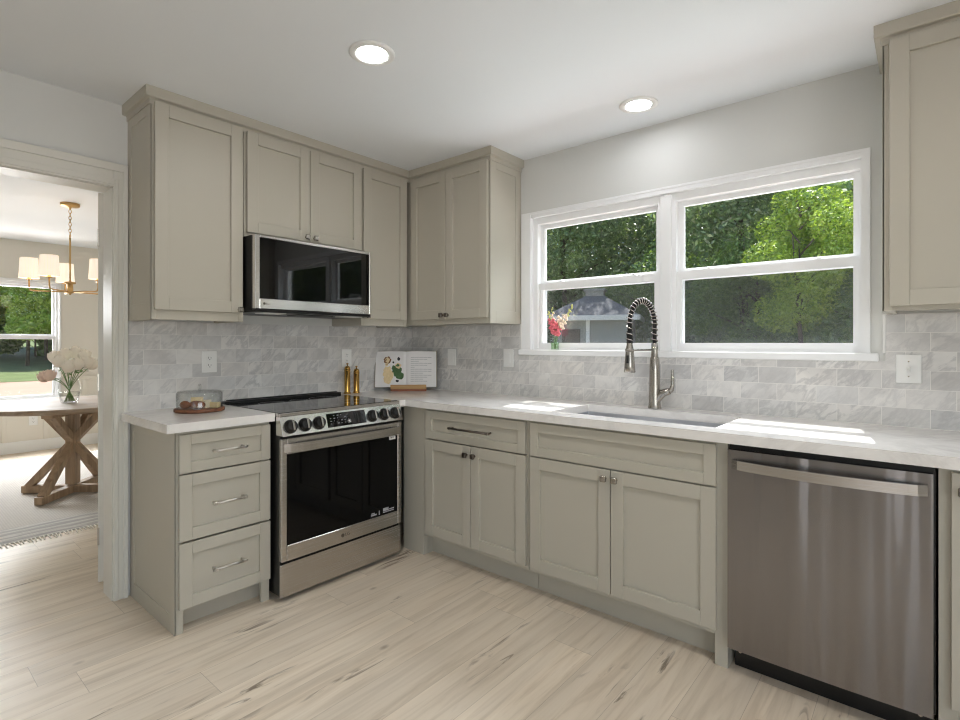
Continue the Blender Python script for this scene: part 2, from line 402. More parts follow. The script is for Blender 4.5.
# ------------------------------------------------------------------ room shell
XR, YF, XD, YD = 5.3, -6.0, -4.86, -4.6
struct('floor', MB().box((XD-.15, YF-.15, -.12), (XR+.15, .16, 0)), 'floor')
struct('ceiling', MB().box((XD-.15, YF-.15, CEIL), (XR+.15, .16, CEIL+.15)), 'ceil')
DY0, DY1, DZ = -1.960, -3.25, 2.014      # doorway
WX0, WX1, WZ0, WZ1 = 1.055, 2.831, 1.205, 2.066   # kitchen window opening
struct('wall_left', MB().box((-.12, DY0+.012, 0), (0, 0, CEIL)).box((-.12, YF, 0), (0, DY1-.012, CEIL)).box((-.12, DY1-.012, DZ+.012), (0, DY0+.012, CEIL)), 'wall')
b = MB().box((-.12, 0, 0), (WX0, .15, CEIL)).box((WX1, 0, 0), (XR, .15, CEIL)).box((WX0, 0, 0), (WX1, .15, WZ0)).box((WX0, 0, WZ1), (WX1, .15, CEIL))
struct('wall_back', b, 'wall')
b = MB().box((XR, YF, 0), (XR+.14, -4.7, CEIL)).box((XR, -2.5, 0), (XR+.14, .15, CEIL)).box((XR, -4.7, 0), (XR+.14, -2.5, .7)).box((XR, -4.7, 2.1), (XR+.14, -2.5, CEIL))
struct('wall_right', b, 'wall')
b = MB().box((-.12, YF-.14, 0), (3.35, YF, CEIL)).box((5.15, YF-.14, 0), (XR+.14, YF, CEIL)).box((3.35, YF-.14, 2.15), (5.15, YF, CEIL))
struct('wall_front', b, 'wall')
# dining room walls
NY0, NY1, NZ0, NZ1 = -2.75, -1.205, .60, 1.965
b = MB().box((XD-.14, YD, 0), (XD, NY0, CEIL)).box((XD-.14, NY1, 0), (XD, .15, CEIL)).box((XD-.14, NY0, 0), (XD, NY1, NZ0)).box((XD-.14, NY0, NZ1), (XD, NY1, CEIL))
struct('wall_dining_far', b, 'dwall')
struct('wall_dining_right', MB().box((XD, 0, 0), (-.12, .15, CEIL)), 'dwall')
struct('wall_dining_left', MB().box((XD-.14, YD-.14, 0), (-.12, YD, CEIL)), 'dwall')
struct('wall_dining_near', MB().box((-.135, DY0+.012, 0), (-.12, 0, CEIL)).box((-.135, YD, 0), (-.12, DY1-.012, CEIL)).box((-.135, DY1-.012, DZ+.012), (-.12, DY0+.012, CEIL)), 'dwall')
# board and batten wainscot, chair rail, baseboards
b = MB().box((XD, YD, .80), (XD+.022, NY0-.06, .85), .004).box((XD, NY1+.06, .80), (XD+.022, 0, .85), .004)
for y in (-4.2, -3.83, -3.46, -3.09, -2.72, -2.07, -1.703, -1.334, -.965, -.6, -.23):
    b.box((XD, y-.022, .12), (XD+.012, y+.022, .80 if not NY0-.1 < y < NY1+.1 else NZ0-.06), .002)
struct('trim_wainscot', b, 'dwall')
struct('baseboard_dining', MB().box((XD, YD, 0), (XD+.016, 0, .13), .004), 'trim')
struct('baseboard_left', MB().box((0, YF, 0), (.014, DY1-.1, .13), .004), 'casing')
# doorway casing and jamb
b = MB()
def casing(b, x, sgn):
    for (w0, w1, th) in ((0., .060, .014), (.005, .02, .018), (.040, .060, .021)):
        b.box((x, DY0+w0, 0), (x+sgn*th, DY0+w1, DZ+w1*1.9), .002)
        b.box((x, DY1-w1, 0), (x+sgn*th, DY1-w0, DZ+w1*1.9), .002)
        b.box((x, DY1-w0, DZ+w0*1.9), (x+sgn*th, DY0+w0, DZ+w1*1.9), .002)
casing(b, 0., 1); casing(b, -.135, -1)
struct('trim_doorway', b, 'casing')
b = MB().box((-.135, DY0-.004, 0), (0, DY0+.012, DZ+.012)).box((-.135, DY1-.012, 0), (0, DY1+.004, DZ+.012)).box((-.135, DY1, DZ-.004), (0, DY0, DZ+.012))
struct('trim_jamb', b, 'casing')
# open door leaf folded back into the dining room
dr = MB().box((-.76, -.018, .012), (0, .018, 2.035), .002).done('door_1', 'casing'); dr['kind'] = 'structure'
dr.location = (-.250, -1.940, 0); dr.rotation_euler = (0, 0, math.radians(-17.0))
for z in (.25, 1.05, 1.8):
    MB().box((-.004, -.02, z-.045), (.003, -.012, z+.045), .001).done('hinge', 'nickel', dr)

# kitchen window: two double-hung units side by side
struct('trim_window', MB().box((WX0-.012, -.012, WZ0), (WX0+.058, .02, WZ1)).box((WX1-.02, -.012, WZ0), (WX1+.012, .02, WZ1))
       .box((WX0-.012, -.012, WZ1), (WX1+.012, .02, WZ1+.012)).box((WX0+.058, -.008, WZ1-.022), (WX1-.02, .02, WZ1)).box((1.94, .004, WZ0), (1.998, .1, WZ1-.03), .003), 'vinyl')
struct('trim_sill', MB().box((1.024, -.022, 1.178), (2.872, .03, 1.212), .004), 'vinyl')
def window(name, x0, x1, z0, z1, zr, rot=None, screen=True):
    r = bpy.data.objects.new(name, None); COL.objects.link(r); r['kind'] = 'structure'
    b = MB()
    b.box((x0, .02, z0), (x0+.034, .10, z1)).box((x1-.034, .02, z0), (x1, .10, z1)).box((x0+.034, .02, z1-.04), (x1-.034, .10, z1)).box((x0+.034, .02, z0), (x1-.034, .10, z0+.014))
    b.box((x0+.034, .056, z0+.014), (x0+.040, .062, z1-.04)).box((x1-.040, .056, z0+.014), (x1-.034, .062, z1-.04))
    b.done('window_frame', 'vinyl', r)
    def sash(name, y, za, zb, tr, br, sx):
        a0, a1 = x0+sx, x1-sx
        s = MB().box((a0, y, za), (a0+.034, y+.026, zb)).box((a1-.034, y, za), (a1, y+.026, zb)).box((a0+.034, y, zb-tr), (a1-.034, y+.026, zb)).box((a0+.034, y, za), (a1-.034, y+.026, za+br)).box((a0+.030, y+.006, za+br-.004), (a0+.040, y+.020, zb-tr+.004)).box((a1-.040, y+.006, za+br-.004), (a1-.030, y+.020, zb-tr+.004)).done(name, 'vinyl', r)
        MB().box((a0+.03, y+.011, za+br-.004), (a1-.03, y+.015, zb-tr+.004)).done('glass_pane', 'pane', s)
        return s
    lo = sash('lower_sash', .030, z0+.012, zr+.022, .042, .036, .020)
    sash('upper_sash', .062, zr-.02, z1-.036, .03, .060, .022)
    for q in (.22, .78):
        x = x0+(x1-x0)*q
        MB().box((x-.025, .034, zr+.022), (x+.025, .054, zr+.028), .002).box((x-.008, .036, zr+.026), (x+.012, .050, zr+.036), .003).done('sash_lock', 'vinyl', lo)
    if screen:
        MB().box((x0+.04, .090, z0+.012), (x1-.04, .092, zr)).done('insect_screen', 'screen', r)
        MB().box((x0+.04, .0885, z0+.012), (x0+.055, .097, zr)).box((x1-.055, .0885, z0+.012), (x1-.04, .097, zr)).box((x0+.04, .0885, zr-.012), (x1-.04, .097, zr)).done('screen_frame', 'vinyl', r)
    return r
window('window_1', 1.113, 1.956, 1.207, 2.045, 1.608)
window('window_2', 1.984, 2.840, 1.207, 2.045, 1.608)
# dining window and its casing
dw = window('window_3', 0., NY1-NY0, NZ0, NZ1, 1.315, screen=False)
dw.location = (XD, NY0, 0); dw.rotation_euler = (0, 0, PI/2)
struct('trim_dining_window', MB().box((XD, NY0-.07, NZ0-.06), (XD+.018, NY0+.01, NZ1+.07), .003).box((XD, NY1-.01, NZ0-.06), (XD+.018, NY1+.012, NZ1+.012), .003)
       .box((XD, NY0-.07, NZ1-.01), (XD+.02, NY1+.012, NZ1+.02), .003).box((XD, NY0-.09, NZ0-.03), (XD+.045, NY1+.03, NZ0), .003), 'trim')
# invented patio door and side window out of view, openings for the fill lamps
def glazing(name, lx, lz, loc, rz, div):
    r = bpy.data.objects.new(name, None); COL.objects.link(r); r['kind'] = 'structure'; r.location = loc; r.rotation_euler = (0, 0, rz)
    b = MB().box((0, .03, 0), (lx, .1, .06), .003).box((0, .03, lz-.06), (lx, .1, lz), .003)
    for i in range(div+1): x = (lx-.07)*i/div; b.box((x, .032, .06), (x+.07, .098, lz-.06), .003)
    b.done('window_frame', 'vinyl', r); MB().box((.03, .06, .03), (lx-.03, .066, lz-.03)).done('glass_pane', 'pane', r)
glazing('added_door', 1.8, 2.15, (5.15, YF, 0), PI, 2)
glazing('added_window', 2.2, 1.4, (XR, -2.5, .7), -PI/2, 2)
# tile backsplash
struct('trim_backsplash_left', MB().box((0, -1.898, .914), (.010, -.01, 1.366)), 'tile_y')
struct('trim_backsplash_back', MB().box((0.0, -.010, .914), (1.037, 0, 1.374)).box((1.037, -.010, .914), (2.893, 0, 1.180)).box((2.893, -.010, .914), (3.75, 0, 1.374)), 'tile_x')
struct('trim_tile_edge', MB().box((1.036, -.013, 1.18), (1.046, 0, 1.374), .001).box((2.884, -.013, 1.212), (2.894, 0, 1.374), .001), 'trim')

# ------------------------------------------------------------------ cabinets (local: x right, y into the wall, z up; front of face frame y = 0)
def shaker(x0, x1, z0, z1, fr=.058, y=0., th=.02):
    b = MB(); bv = .0015
    b.box((x0, y-th, z0), (x0+fr, y, z1), bv).box((x1-fr, y-th, z0), (x1, y, z1), bv)
    b.box((x0+fr, y-th, z1-fr), (x1-fr, y, z1), bv).box((x0+fr, y-th, z0), (x1-fr, y, z0+fr), bv)
    b.box((x0+fr-.003, y-th+.013, z0+fr-.003), (x1-fr+.003, y-.002, z1-fr+.003))
    return b
def knob(par, x, z, y=-.02, mat='nickel'):
    return MB().lathe([(.008, 0), (.0055, -.004), (.0055, -.014)], (x, y, z), 12, 'y').box((x-.0135, y-.027, z-.0135), (x+.0135, y-.013, z+.0135), .003).done('knob', mat, par)
def pull(par, xc, z, L, y=-.02, mat='pull'):
    b = MB()
    for s in (-1, 1): b.lathe([(.006, 0), (.0048, -.005), (.0048, -.026)], (xc+s*L/2, y, z), 12, 'y').box((xc+s*L/2-.007, y-.036, z-.007), (xc+s*L/2+.007, y-.022, z+.007), .002)
    b.tube([(xc-L/2-.012, y-.029, z), (xc+L/2+.012, y-.029, z)], .0062, 12)
    return b.done('pull_handle', mat, par)
def end_panel(par, x, d, z0, z1, sgn, fr=.055, nm='end_panel'):   # framed side panel, outer face at x
    b = MB(); t = .006*sgn
    b.box((x-t, 0, z0), (x, fr, z1), .001).box((x-t, d-fr, z0), (x, d, z1), .001).box((x-t, fr, z1-fr), (x, d-fr, z1), .001).box((x-t, fr, z0), (x, d-fr, z0+fr*1.4), .001)
    b.box((x-t*3, .002, z0+.002), (x-t*.55, d-.002, z1-.002))
    return b.done(nm, 'cab', par)
def upper(name, label, loc, rz, wd, d, h, doors, knobs, panels=(), stile=(.024, .024)):
    r = thing(name, label, 'cabinet', loc, rz)
    e0 = .018 if -1 in panels else 0; e1 = .018 if 1 in panels else 0
    MB().box((e0+.0005, .019, .012), (wd-e1-.0005, d, h), .001).box((e0, .019, 0), (e0+.016, d, .02)).box((wd-e1-.016, .019, 0), (wd-e1, d, .02)).done('carcass', 'cab', r)
    xs = [doors[0][0], doors[-1][1]]; z0, z1 = doors[0][2], doors[0][3]
    MB().box((0.0005, 0, 0), (xs[0]+.012, .019, h), .001).box((xs[1]-.012, 0, 0), (wd-.0005, .019, h), .001).box((xs[0]+.012, 0, 0), (xs[1]-.012, .019, z0+.012), .001).box((xs[0]+.012, 0, z1-.012), (xs[1]-.012, .019, h), .001).done('face_frame', 'cab', r)
    if -1 in panels: end_panel(r, 0, d, 0, h, -1)
    if 1 in panels: end_panel(r, wd, d, 0, h, 1)
    for (a, bb, c, e), k in zip(doors, knobs):
        dd = shaker(a, bb, c, e, y=-.001).done('door', 'cab', r)
        if k: knob(dd, k[0], k[1], -.021, k[2] if len(k) > 2 else 'nickel')
    return r
FX, FY = .315, -.315        # face-frame planes of the wall cabinets
R90 = PI/2
def ys(y0): return lambda y: y-y0
o = -1.898
upper('wall_cabinet', 'tall single-door greige wall cabinet beside the doorway, left of the microwave', (FX, o, 1.364), R90, .430, .313, 1.0, [(.013, .418, .045, .998)], [(.399, .061)], panels=(-1,))
o = -1.466
upper('wall_cabinet', 'short two-door greige cabinet above the microwave', (FX, o, 1.812), R90, .744, .313, .552, [(.011, .3735, .020, .545), (.3785, .736, .020, .545)], [(.350, .043), (.402, .043)])
o = -.720
upper('wall_cabinet', 'narrow single-door greige wall cabinet right of the microwave at the corner', (FX, o, 1.364), R90, .385, .313, 1.0, [(.010, .367, .045, .992)], [(.030, .060)])
upper('wall_cabinet', 'two-door greige wall cabinet left of the kitchen window', (.345, FY, 1.374), 0, .688, .313, .99, [(.006, .330, .034, .978), (.334, .676, .034, .978)], [(.308, .058, 'pull_dark'), (.356, .058, 'pull_dark')], panels=(1,))
upper('wall_cabinet', 'greige wall cabinet right of the window, cut off by the photo edge', (2.898, FY, 1.374), 0, .80, .313, .99, [(.021, .40, .016, .985), (.405, .78, .016, .985)], [(.378, .04), (.425, .04)], panels=(-1,))
# blank corner filler behind the wall cabinets
tag(MB().box((.004, -.314, 1.376), (.344, -.002, 2.364)).done('corner_filler', 'cab'), 'plain cabinet box hidden in the upper corner', 'cabinet')
# crown moulding: runs along front outlines, mitred
def crown(name, path, out):
    prof = [(0., 2.352), (.004, 2.352), (.004, 2.372), (.007, 2.376), (.021, 2.378), (.024, 2.382), (.024, CEIL), (0., CEIL)]
    n = len(path); b = MB(); P = [Vector((*p, 0)) for p in path]
    nr = []
    for i in range(n-1):
        t = (P[i+1]-P[i]).normalized(); nr.append(Vector((t.y, -t.x, 0))*out)
    rows = []
    for i in range(n):
        if i == 0: m = nr[0]
        elif i == n-1: m = nr[-1]
        else: m = nr[i-1]+nr[i]; m = m/(m.dot(nr[i]))
        rows.append([b.b.verts.new((P[i].x+m.x*o, P[i].y+m.y*o, z)) for o, z in prof])
    k = len(prof)
    for a, c in zip(rows, rows[1:]):
        for j in range(k): b.b.faces.new((a[j], a[(j+1) % k], c[(j+1) % k], c[j]))
    b.b.faces.new(rows[0]); b.b.faces.new(rows[-1][::-1]); bmesh.ops.recalc_face_normals(b.b, faces=b.b.faces[:])
    return struct(name, b, 'cab')
crown('trim_crown_left', [(0, -1.898), (FX, -1.898), (FX, FY), (1.033, FY), (1.033, 0)], 1)
crown('trim_crown_right', [(2.898, 0), (2.898, FY), (3.70, FY)], 1)

# --- base cabinets
def drawer(par, x0, x1, z0, z1, fr, py, mat='pull', L=.128):
    d = shaker(x0, x1, z0, z1, fr, y=-.001).done('drawer', 'cab', par)
    if py: pull(d, (x0+x1)/2, (z0+z1)/2, L, -.021, mat)
    return d
o = -1.888
r = thing('base_cabinet', 'greige base cabinet with three drawers, left of the stove', 'cabinet', (.57, o, 0), R90)
MB().box((.019, .06, .10), (.4265, .568, .875)).done('carcass', 'cab', r)
MB().box((.0005, 0, 0), (.036, .019, .875), .001).box((.386, 0, 0), (.4265, .019, .875), .001).box((.036, 0, .855), (.386, .019, .875), .001).box((.036, 0, .098), (.386, .019, .118), .001).done('face_frame', 'cab', r)
MB().box((.02, .075, 0), (.4265, .09, .105)).done('toe_kick', 'cab', r)
MB().box((.416, .019, 0), (.4265, .568, .1)).done('side_panel', 'cab', r)
end_panel(r, 0, .568, 0, .875, -1)
drawer(r, .0135, .4225, .693, .860, .046, 1); drawer(r, .0135, .4225, .400, .686, .052, 1); drawer(r, .0135, .4225, .109, .391, .052, 1)

r = thing('base_cabinet', 'greige base cabinet in the corner with one drawer over two doors', 'cabinet', (.575, -.596, 0), 0)
W_ = .938
MB().box((.01, .06, .11), (W_-.0005, .594, .875)).done('carcass', 'cab', r)
MB().box((.0, 0, 0), (.178, .019, .875), .001).done('corner_filler', 'cab', r)
MB().box((.178, 0, .12), (.222, .019, .875), .001).box((.918, 0, .12), (W_-.0005, .019, .875), .001).box((.222, 0, .855), (.918, .019, .875), .001).box((.222, 0, .12), (.918, .019, .15), .001).done('face_frame', 'cab', r)
MB().box((.178, .075, 0), (W_-.0005, .09, .12)).box((.17, .019, 0), (.178, .09, .875)).done('toe_kick', 'cab', r)
drawer(r, .214, .9236, .700, .8624, .046, 1, 'pull_dark', .27)
for a, c, kx in ((.214, .5615, .535), (.5655, .9236, .592)):
    d = shaker(a, c, .1422, .6931, y=-.001).done('door', 'cab', r); knob(d, kx, .645, -.021, 'pull_dark')

r = thing('base_cabinet', 'wide greige base cabinet under the sink with two doors', 'cabinet', (1.515, -.596, 0), 0)
W_ = .924
MB().box((.0005, .06, .11), (W_-.02, .594, .62)).done('carcass', 'cab', r)
MB().box((.0005, 0, .12), (.022, .019, .875), .001).box((.022, 0, .855), (.876, .019, .875), .001).box((.022, 0, .12), (.876, .019, .15), .001).box((.022, 0, .685), (.876, .019, .71)).box((.876, 0, 0), (W_, .019, .875), .001).done('face_frame', 'cab', r)
MB().box((W_-.02, .0195, 0), (W_, .594, .875)).done('side_panel', 'cab', r)
MB().box((.0005, .03, .62), (.018, .594, .875)).done('side_panel', 'cab', r)
MB().box((.0005, .075, 0), (W_-.02, .09, .12)).done('toe_kick', 'cab', r)
drawer(r, .0127, .8853, .700, .8624, .046, 0)['label'] = 'plain false drawer front without a handle'
for a, c, kx in ((.0127, .442, .418), (.446, .8853, .470)):
    d = shaker(a, c, .1422, .6931, y=-.001).done('door', 'cab', r); knob(d, kx, .655, -.021, 'nickel')

r = thing('base_cabinet', 'greige base cabinet right of the dishwasher, cut off by the photo edge', 'cabinet', (3.050, -.596, 0), 0)
W_ = .65
MB().box((.0005, .019, .11), (W_, .594, .875)).box((.0005, .019, 0), (.018, .594, .12)).done('carcass', 'cab', r)
MB().box((.0005, 0, 0), (.045, .019, .875), .001).box((.63, 0, 0), (W_, .019, .875), .001).box((.045, 0, .855), (.63, .019, .875), .001).box((.045, 0, .12), (.63, .019, .15), .001).done('face_frame', 'cab', r)
MB().box((.018, .075, 0), (W_, .09, .12)).done('toe_kick', 'cab', r)
for a, c, kx in ((.030, .335, .058), (.339, .642, .61)):
    d = shaker(a, c, .1422, .8624, y=-.001).done('door', 'cab', r); knob(d, kx, .81, -.021, 'nickel')

# ------------------------------------------------------------------ worktops, sink, faucet
CT0, CT1 = .8755, .914
tag(MB().prism([(.010, -1.4545), (.010, -1.897), (.026, -1.897), (.026, -1.932), (.612, -1.932), (.612, -1.4545)], CT0, CT1).done('countertop', 'quartz'), 'short white quartz countertop left of the stove', 'countertop')
SX0, SX1, SY0, SY1 = 1.590, 2.375, -.525, -.135
b = MB(); YC = -.640
pts = [(.010, -.010), (.010, -.686), (.640, -.686), (.640, YC), (3.75, YC), (3.75, -.010)]
# slab with a sink hole: four strips
b.box((.010, YC+.0, CT0), (SX0, -.010, CT1)).box((SX1, YC, CT0), (3.75, -.010, CT1)).box((SX0, YC, CT0), (SX1, SY0, CT1)).box((SX0, SY1, CT0), (SX1, -.010, CT1)).box((.010, -.686, CT0), (.640, YC, CT1))
bmesh.ops.remove_doubles(b.b, verts=b.b.verts[:], dist=1e-5)
tag(b.done('countertop', 'quartz'), 'long white quartz countertop around the sink, running under the window', 'countertop')
r = thing('kitchen_sink', 'stainless undermount sink sunk in the countertop below the window', 'sink', (0, 0, 0))
t = .003; zb = .70; ox = .006
a0, a1, c0, c1 = SX0-ox, SX1+ox, SY0-ox, SY1+ox
b = MB().box((a0, c0, zb), (a1, c1, zb+t)).box((a0, c0, zb), (a0+t, c1, CT0-.001)).box((a1-t, c0, zb), (a1, c1, CT0-.001)).box((a0, c0, zb), (a1, c0+t, CT0-.001)).box((a0, c1-t, zb), (a1, c1, CT0-.001))
b.done('basin', 'steel_sink', r)
MB().lathe([(.055, zb+t), (.055, zb+t+.003), (.042, zb+t+.004), (.038, zb+t+.001)], (2.02, -.33, 0), 24).done('drain', 'chrome', r)
# faucet with a spring neck
bx, by = 1.946, -.085
r = thing('kitchen_faucet', 'tall steel pull-down faucet with black-and-steel spring neck behind the sink', 'faucet', (bx, by, CT1))
b = MB().lathe([(.034, 0), (.034, .006), (.031, .012), (.0295, .03), (.026, .20), (.0235, .262), (.0185, .270), (.0175, .30), (.0160, .34)], seg=28)
b.done('body', 'nickel', r)
hx, hy = -.058, -.175       # horizontal offset of the spray head
def arch(t):      # t 0..1 : up from the body, over and down
    H0 = .34; top = .095
    if t < .14: return Vector((0, 0, H0+t/.14*.10))
    if t < .86:
        a = (t-.14)/.72*PI
        return Vector((hx*(1-math.cos(a))/2, hy*(1-math.cos(a))/2, H0+.10+math.sin(a)*.116))
    u = (t-.86)/.14
    return Vector((hx, hy, H0+.10-u*.10))
MB().tube([arch(i/40) for i in range(41)], .0105, 12).done('hose', 'rubber', r, 'black inner hose')
b = MB(); turns = 25; pts = []
for i in range(turns*9+1):
    t = i/(turns*9); p = arch(t); q = arch(min(1, t+.004))-arch(max(0, t-.004)); q.normalize()
    sd = Vector((hy, -hx, 0)).normalized(); up = sd.cross(q).normalized(); a = 2*PI*i/9
    pts.append(p+(sd*math.cos(a)+up*math.sin(a))*.0150)
b.tube(pts, .0030, 6); b.done('spring', 'nickel', r)
b = MB().lathe([(.0145, .035), (.0145, -.012), (.0165, -.02), (.0195, -.035), (.0255, -.115), (.0285, -.150), (.026, -.153)][::-1], (hx, hy, .345), 24)
sp = b.done('spray_head', 'nickel', r)
MB().box((hx-.006, hy-.029, .345-.105), (hx+.006, hy-.0195, .345-.065), .002).done('spray_button', 'dark', sp)
MB().lathe([(.0155, .34), (.0155, .40)], (hx, hy, 0), 16).done('hose_collar', 'rubber', r)
MB().tube([(0, 0, .275), (0, 0, .296), (hx*.12, hy*.12, .305), (hx*.8, hy*.8, .305), (hx, hy, .305)], .0055, 10).lathe([(.0225, .298), (.0225, .312)], (hx, hy, 0), 20).done('support_arm', 'nickel', r)
MB().tube([(0, 0, .035), (.018, 0, .058), (.042, 0, .082), (.066, 0, .092), (.080, 0, .094)], [.021, .022, .020, .018, .0155], 18).done('handle_hub', 'nickel', r)
MB().tube([(.072, 0, .094), (.088, 0, .103), (.093, 0, .125), (.093, 0, .205)], [.015, .0125, .0095, .0075], 12).done('lever', 'nickel', r)

# ------------------------------------------------------------------ dishwasher
r = thing('dishwasher', 'stainless steel dishwasher with a bowed bar handle under the countertop', 'dishwasher', (2.4425, -.600, 0))
MB().box((.004, .0, .10), (.603, .58, .868), .002).box((.03, .08, 0), (.06, .5, .1)).box((.54, .08, 0), (.57, .5, .1)).done('tub', 'black', r)
b = MB(); n = 24
prof = []
for i in range(n+1):
    s = i/n; prof.append((.004+s*.592, -.034+.006*(2*s-1)**2))
b.prism([(.004, -.002)]+[(x, y) for x, y in prof]+[(.596, -.002)], .100, .852)
for f in b.b.faces: f.smooth = False
b.done('door', 'steel_dw', r)
b = MB(); hp = []
for i in range(25):
    s = i/24; hp.append((.020+s*.563, -.040-.042*math.sin(PI*s)**.55 if 0 < s < 1 else -.036))
inner = [(x, y+.012) for x, y in hp[::-1]]
b.prism(hp+inner, .784, .818)
b.done('handle', 'steel', r)
MB().box((.01, .05, .0), (.597, .062, .098), .002).done('toe_panel', 'black', r)
for x in (.03, .565): MB().lathe([(.006, 0), (.006, -.004)], (x, .05, .06), 12, 'y').done('screw', 'nickel', r)

# ------------------------------------------------------------------ range (local: y into wall)
RW = .757; RX = .648
r = thing('electric_range', 'stainless slide-in electric range with black oven door glass', 'stove', (RX, -1.4525, 0), R90)
MB().box((.003, .0, .03), (RW-.003, .620, .896), .002).done('body', 'black', r)
for x in (.05, RW-.05):
    for y in (.06, .56): MB().lathe([(.018, 0), (.018, .032)], (x, y, 0), 16).done('foot', 'rubber', r)
MB().box((0, -.012, .026), (RW, .0, .186), .004, 2).box((.02, -.0122, .176), (RW-.02, -.004, .186)).done('storage_drawer', 'steel', r)
d = MB().box((0, -.023, .200), (.030, .0, .792), .004).box((RW-.030, -.023, .200), (RW, .0, .792), .004).box((.030, -.023, .200), (RW-.030, .0, .276), .003).box((.030, -.023, .716), (RW-.030, .0, .792), .003).done('oven_door', 'steel', r)
MB().box((.028, -.019, .273), (RW-.028, -.004, .72)).done('oven_glass', 'oglass', d)
b = MB()
hp = []
for i in range(25):
    s = i/24; hp.append((.012+s*(RW-.024), -.026-.030*min(1, math.sin(PI*s)*1.6)**.7))
b.prism(hp+[(x, y+.010) for x, y in hp[::-1]], .728, .768)
b.done('oven_handle', 'steel', d)
# tilted control panel
pz0, pz1 = .806, .898; yb, yt = -.036, -.006
b = MB().hexa([(0, yb, pz0), (RW, yb, pz0), (RW, .03, pz0), (0, .03, pz0), (0, yt, pz1), (RW, yt, pz1), (RW, .03, pz1), (0, .03, pz1)], .002)
cp = b.done('control_panel', 'panel', r)
sl = math.atan2(yt-yb, pz1-pz0)
def on_panel(mb, x, z):
    f = (z-pz0)/(pz1-pz0); mb.rot(-sl, 'X'); mb.move((x, yb+(yt-yb)*f, z)); return mb
on_panel(MB().box((-.122, -.003, -.036), (.122, .004, .036), .002), .374, .853).done('display', 'bglass', cp)
b = MB()
for i in range(5):
    for j in range(4):
        if (i*7+j*3) % 4: b.box((-.105+i*.022, -.0036, .022-j*.014), (-.105+i*.022+.004+.006*((i+j) % 3)/2, -.003, .0245-j*.014))
on_panel(b, .374, .853).done('display_print', 'ink', cp, kind='stuff')
kx = [.046, .124, .203, .542, .624, .705]
for x in kx:
    k = on_panel(MB().lathe([(.034, 0), (.034, -.006), (.027, -.010), (.026, -.026), (.022, -.029)], seg=28, axis='y'), x, .849).done('knob', 'black', cp)
    on_panel(MB().box((-.0055, -.040, -.024), (.0055, -.026, .024), .003).lathe([(.0285, -.0085), (.0285, -.0125)], seg=28, axis='y', cap=False), x, .849).done('knob_grip', 'nickel', k)
    for q in (-1, 1): on_panel(MB().box((q*.030-.002, -.0016, .034), (q*.030+.002, .001, .037)), x, .849).done('tick_mark', 'ink', cp)
b = MB().box((0, -.005, .897), (RW, .010, .914), .003).box((0, .010, .899), (.006, .60, .9145)).box((RW-.006, .010, .899), (RW, .60, .9145))
b.done('cooktop_trim', 'steel', r)
ck = MB().box((.006, .010, .902), (RW-.006, .615, .916), .002).done('cooktop', 'cooktop', r)
for (x, y, q) in ((.2, .17, .105), (.2, .43, .075), (.55, .17, .08), (.55, .43, .105), (.378, .46, .05)):
    b = MB()
    b.lathe([(q, .9162), (q, .9164), (q-.0025, .9164), (q-.0025, .9162)], (x, y, 0), 48, cap=False); b.done('burner_ring', 'ink', ck)
MB().box((.0, .575, .914), (RW, .628, .930), .004, 2).box((.02, .59, .930), (RW-.02, .612, .936), .002).done('rear_vent_rail', 'black', r)
# maker's mark, stickers
def logo(par, x, y, z, s, ring=True):
    b = MB().lathe([(s*.62, -.0006), (s*.62, 0)], (x-s*1.15, y, z), 28, 'y').done('maker_mark', 'pull_dark', par)
    me = text_mesh('LG', s*1.5); me.materials.append(M['pull_dark'])
    t = bpy.data.objects.new('maker_lettering', me); COL.objects.link(t); t.parent = par
    t.location = (x+s*.75, y-.0004, z); t.rotation_euler = (PI/2, 0, 0)
logo(d, .365, -.0232, .238, .016)
b = MB().box((.665, -.0196, .697), (.712, -.019, .722)).done('sticker', 'paper', d)
MB().box((.675, -.0200, .704), (.683, -.0196, .714)).box((.690, -.0200, .704), (.696, -.0196, .714)).done('sticker_print', 'dark', b)
b = MB().box((.535, -.0196, .288), (.575, -.019, .296)).box((.538, -.0196, .299), (.56, -.019, .304)).box((.590, -.0196, .285), (.597, -.019, .308)).box((.62, -.0196, .288), (.70, -.019, .293)).box((.62, -.0196, .296), (.66, -.019, .314)).box((.665, -.0196, .298), (.70, -.019, .304))
b.done('sticker', 'ink', d)

# ------------------------------------------------------------------ microwave
MWW = .733
r = thing('microwave_oven', 'stainless over-the-range microwave with black glass front, mounted under cabinet', 'microwave', (.385, -1.456, 1.416), R90)
MB().box((-.004, .0, .006), (MWW+.0, .372, .394), .002).done('body', 'black', r)
d = MB().box((0, -.034, .014), (.026, -.002, .396), .003).box((MWW-.012, -.034, .014), (MWW, -.002, .396), .003).box((.026, -.034, .014), (MWW-.012, -.002, .068), .003).box((.026, -.034, .380), (MWW-.012, -.002, .396), .003).done('door', 'panel', r)
MB().box((.024, -.031, .066), (MWW-.010, -.006, .382)).done('door_glass', 'bglass', d)
logo(d, .06, -.0342, .042, .010)
b = MB().box((.0, -.028, -.002), (MWW, .36, .012), .002)
b.done('underside', 'black', r)
MB().box((.28, .02, -.006), (.50, .15, -.001), .001).done('vent_grille', 'dark', r)
for x in (.06, .56): MB().box((x, .0, -.006), (x+.13, .09, -.001), .001).done('work_light', 'plate', r)

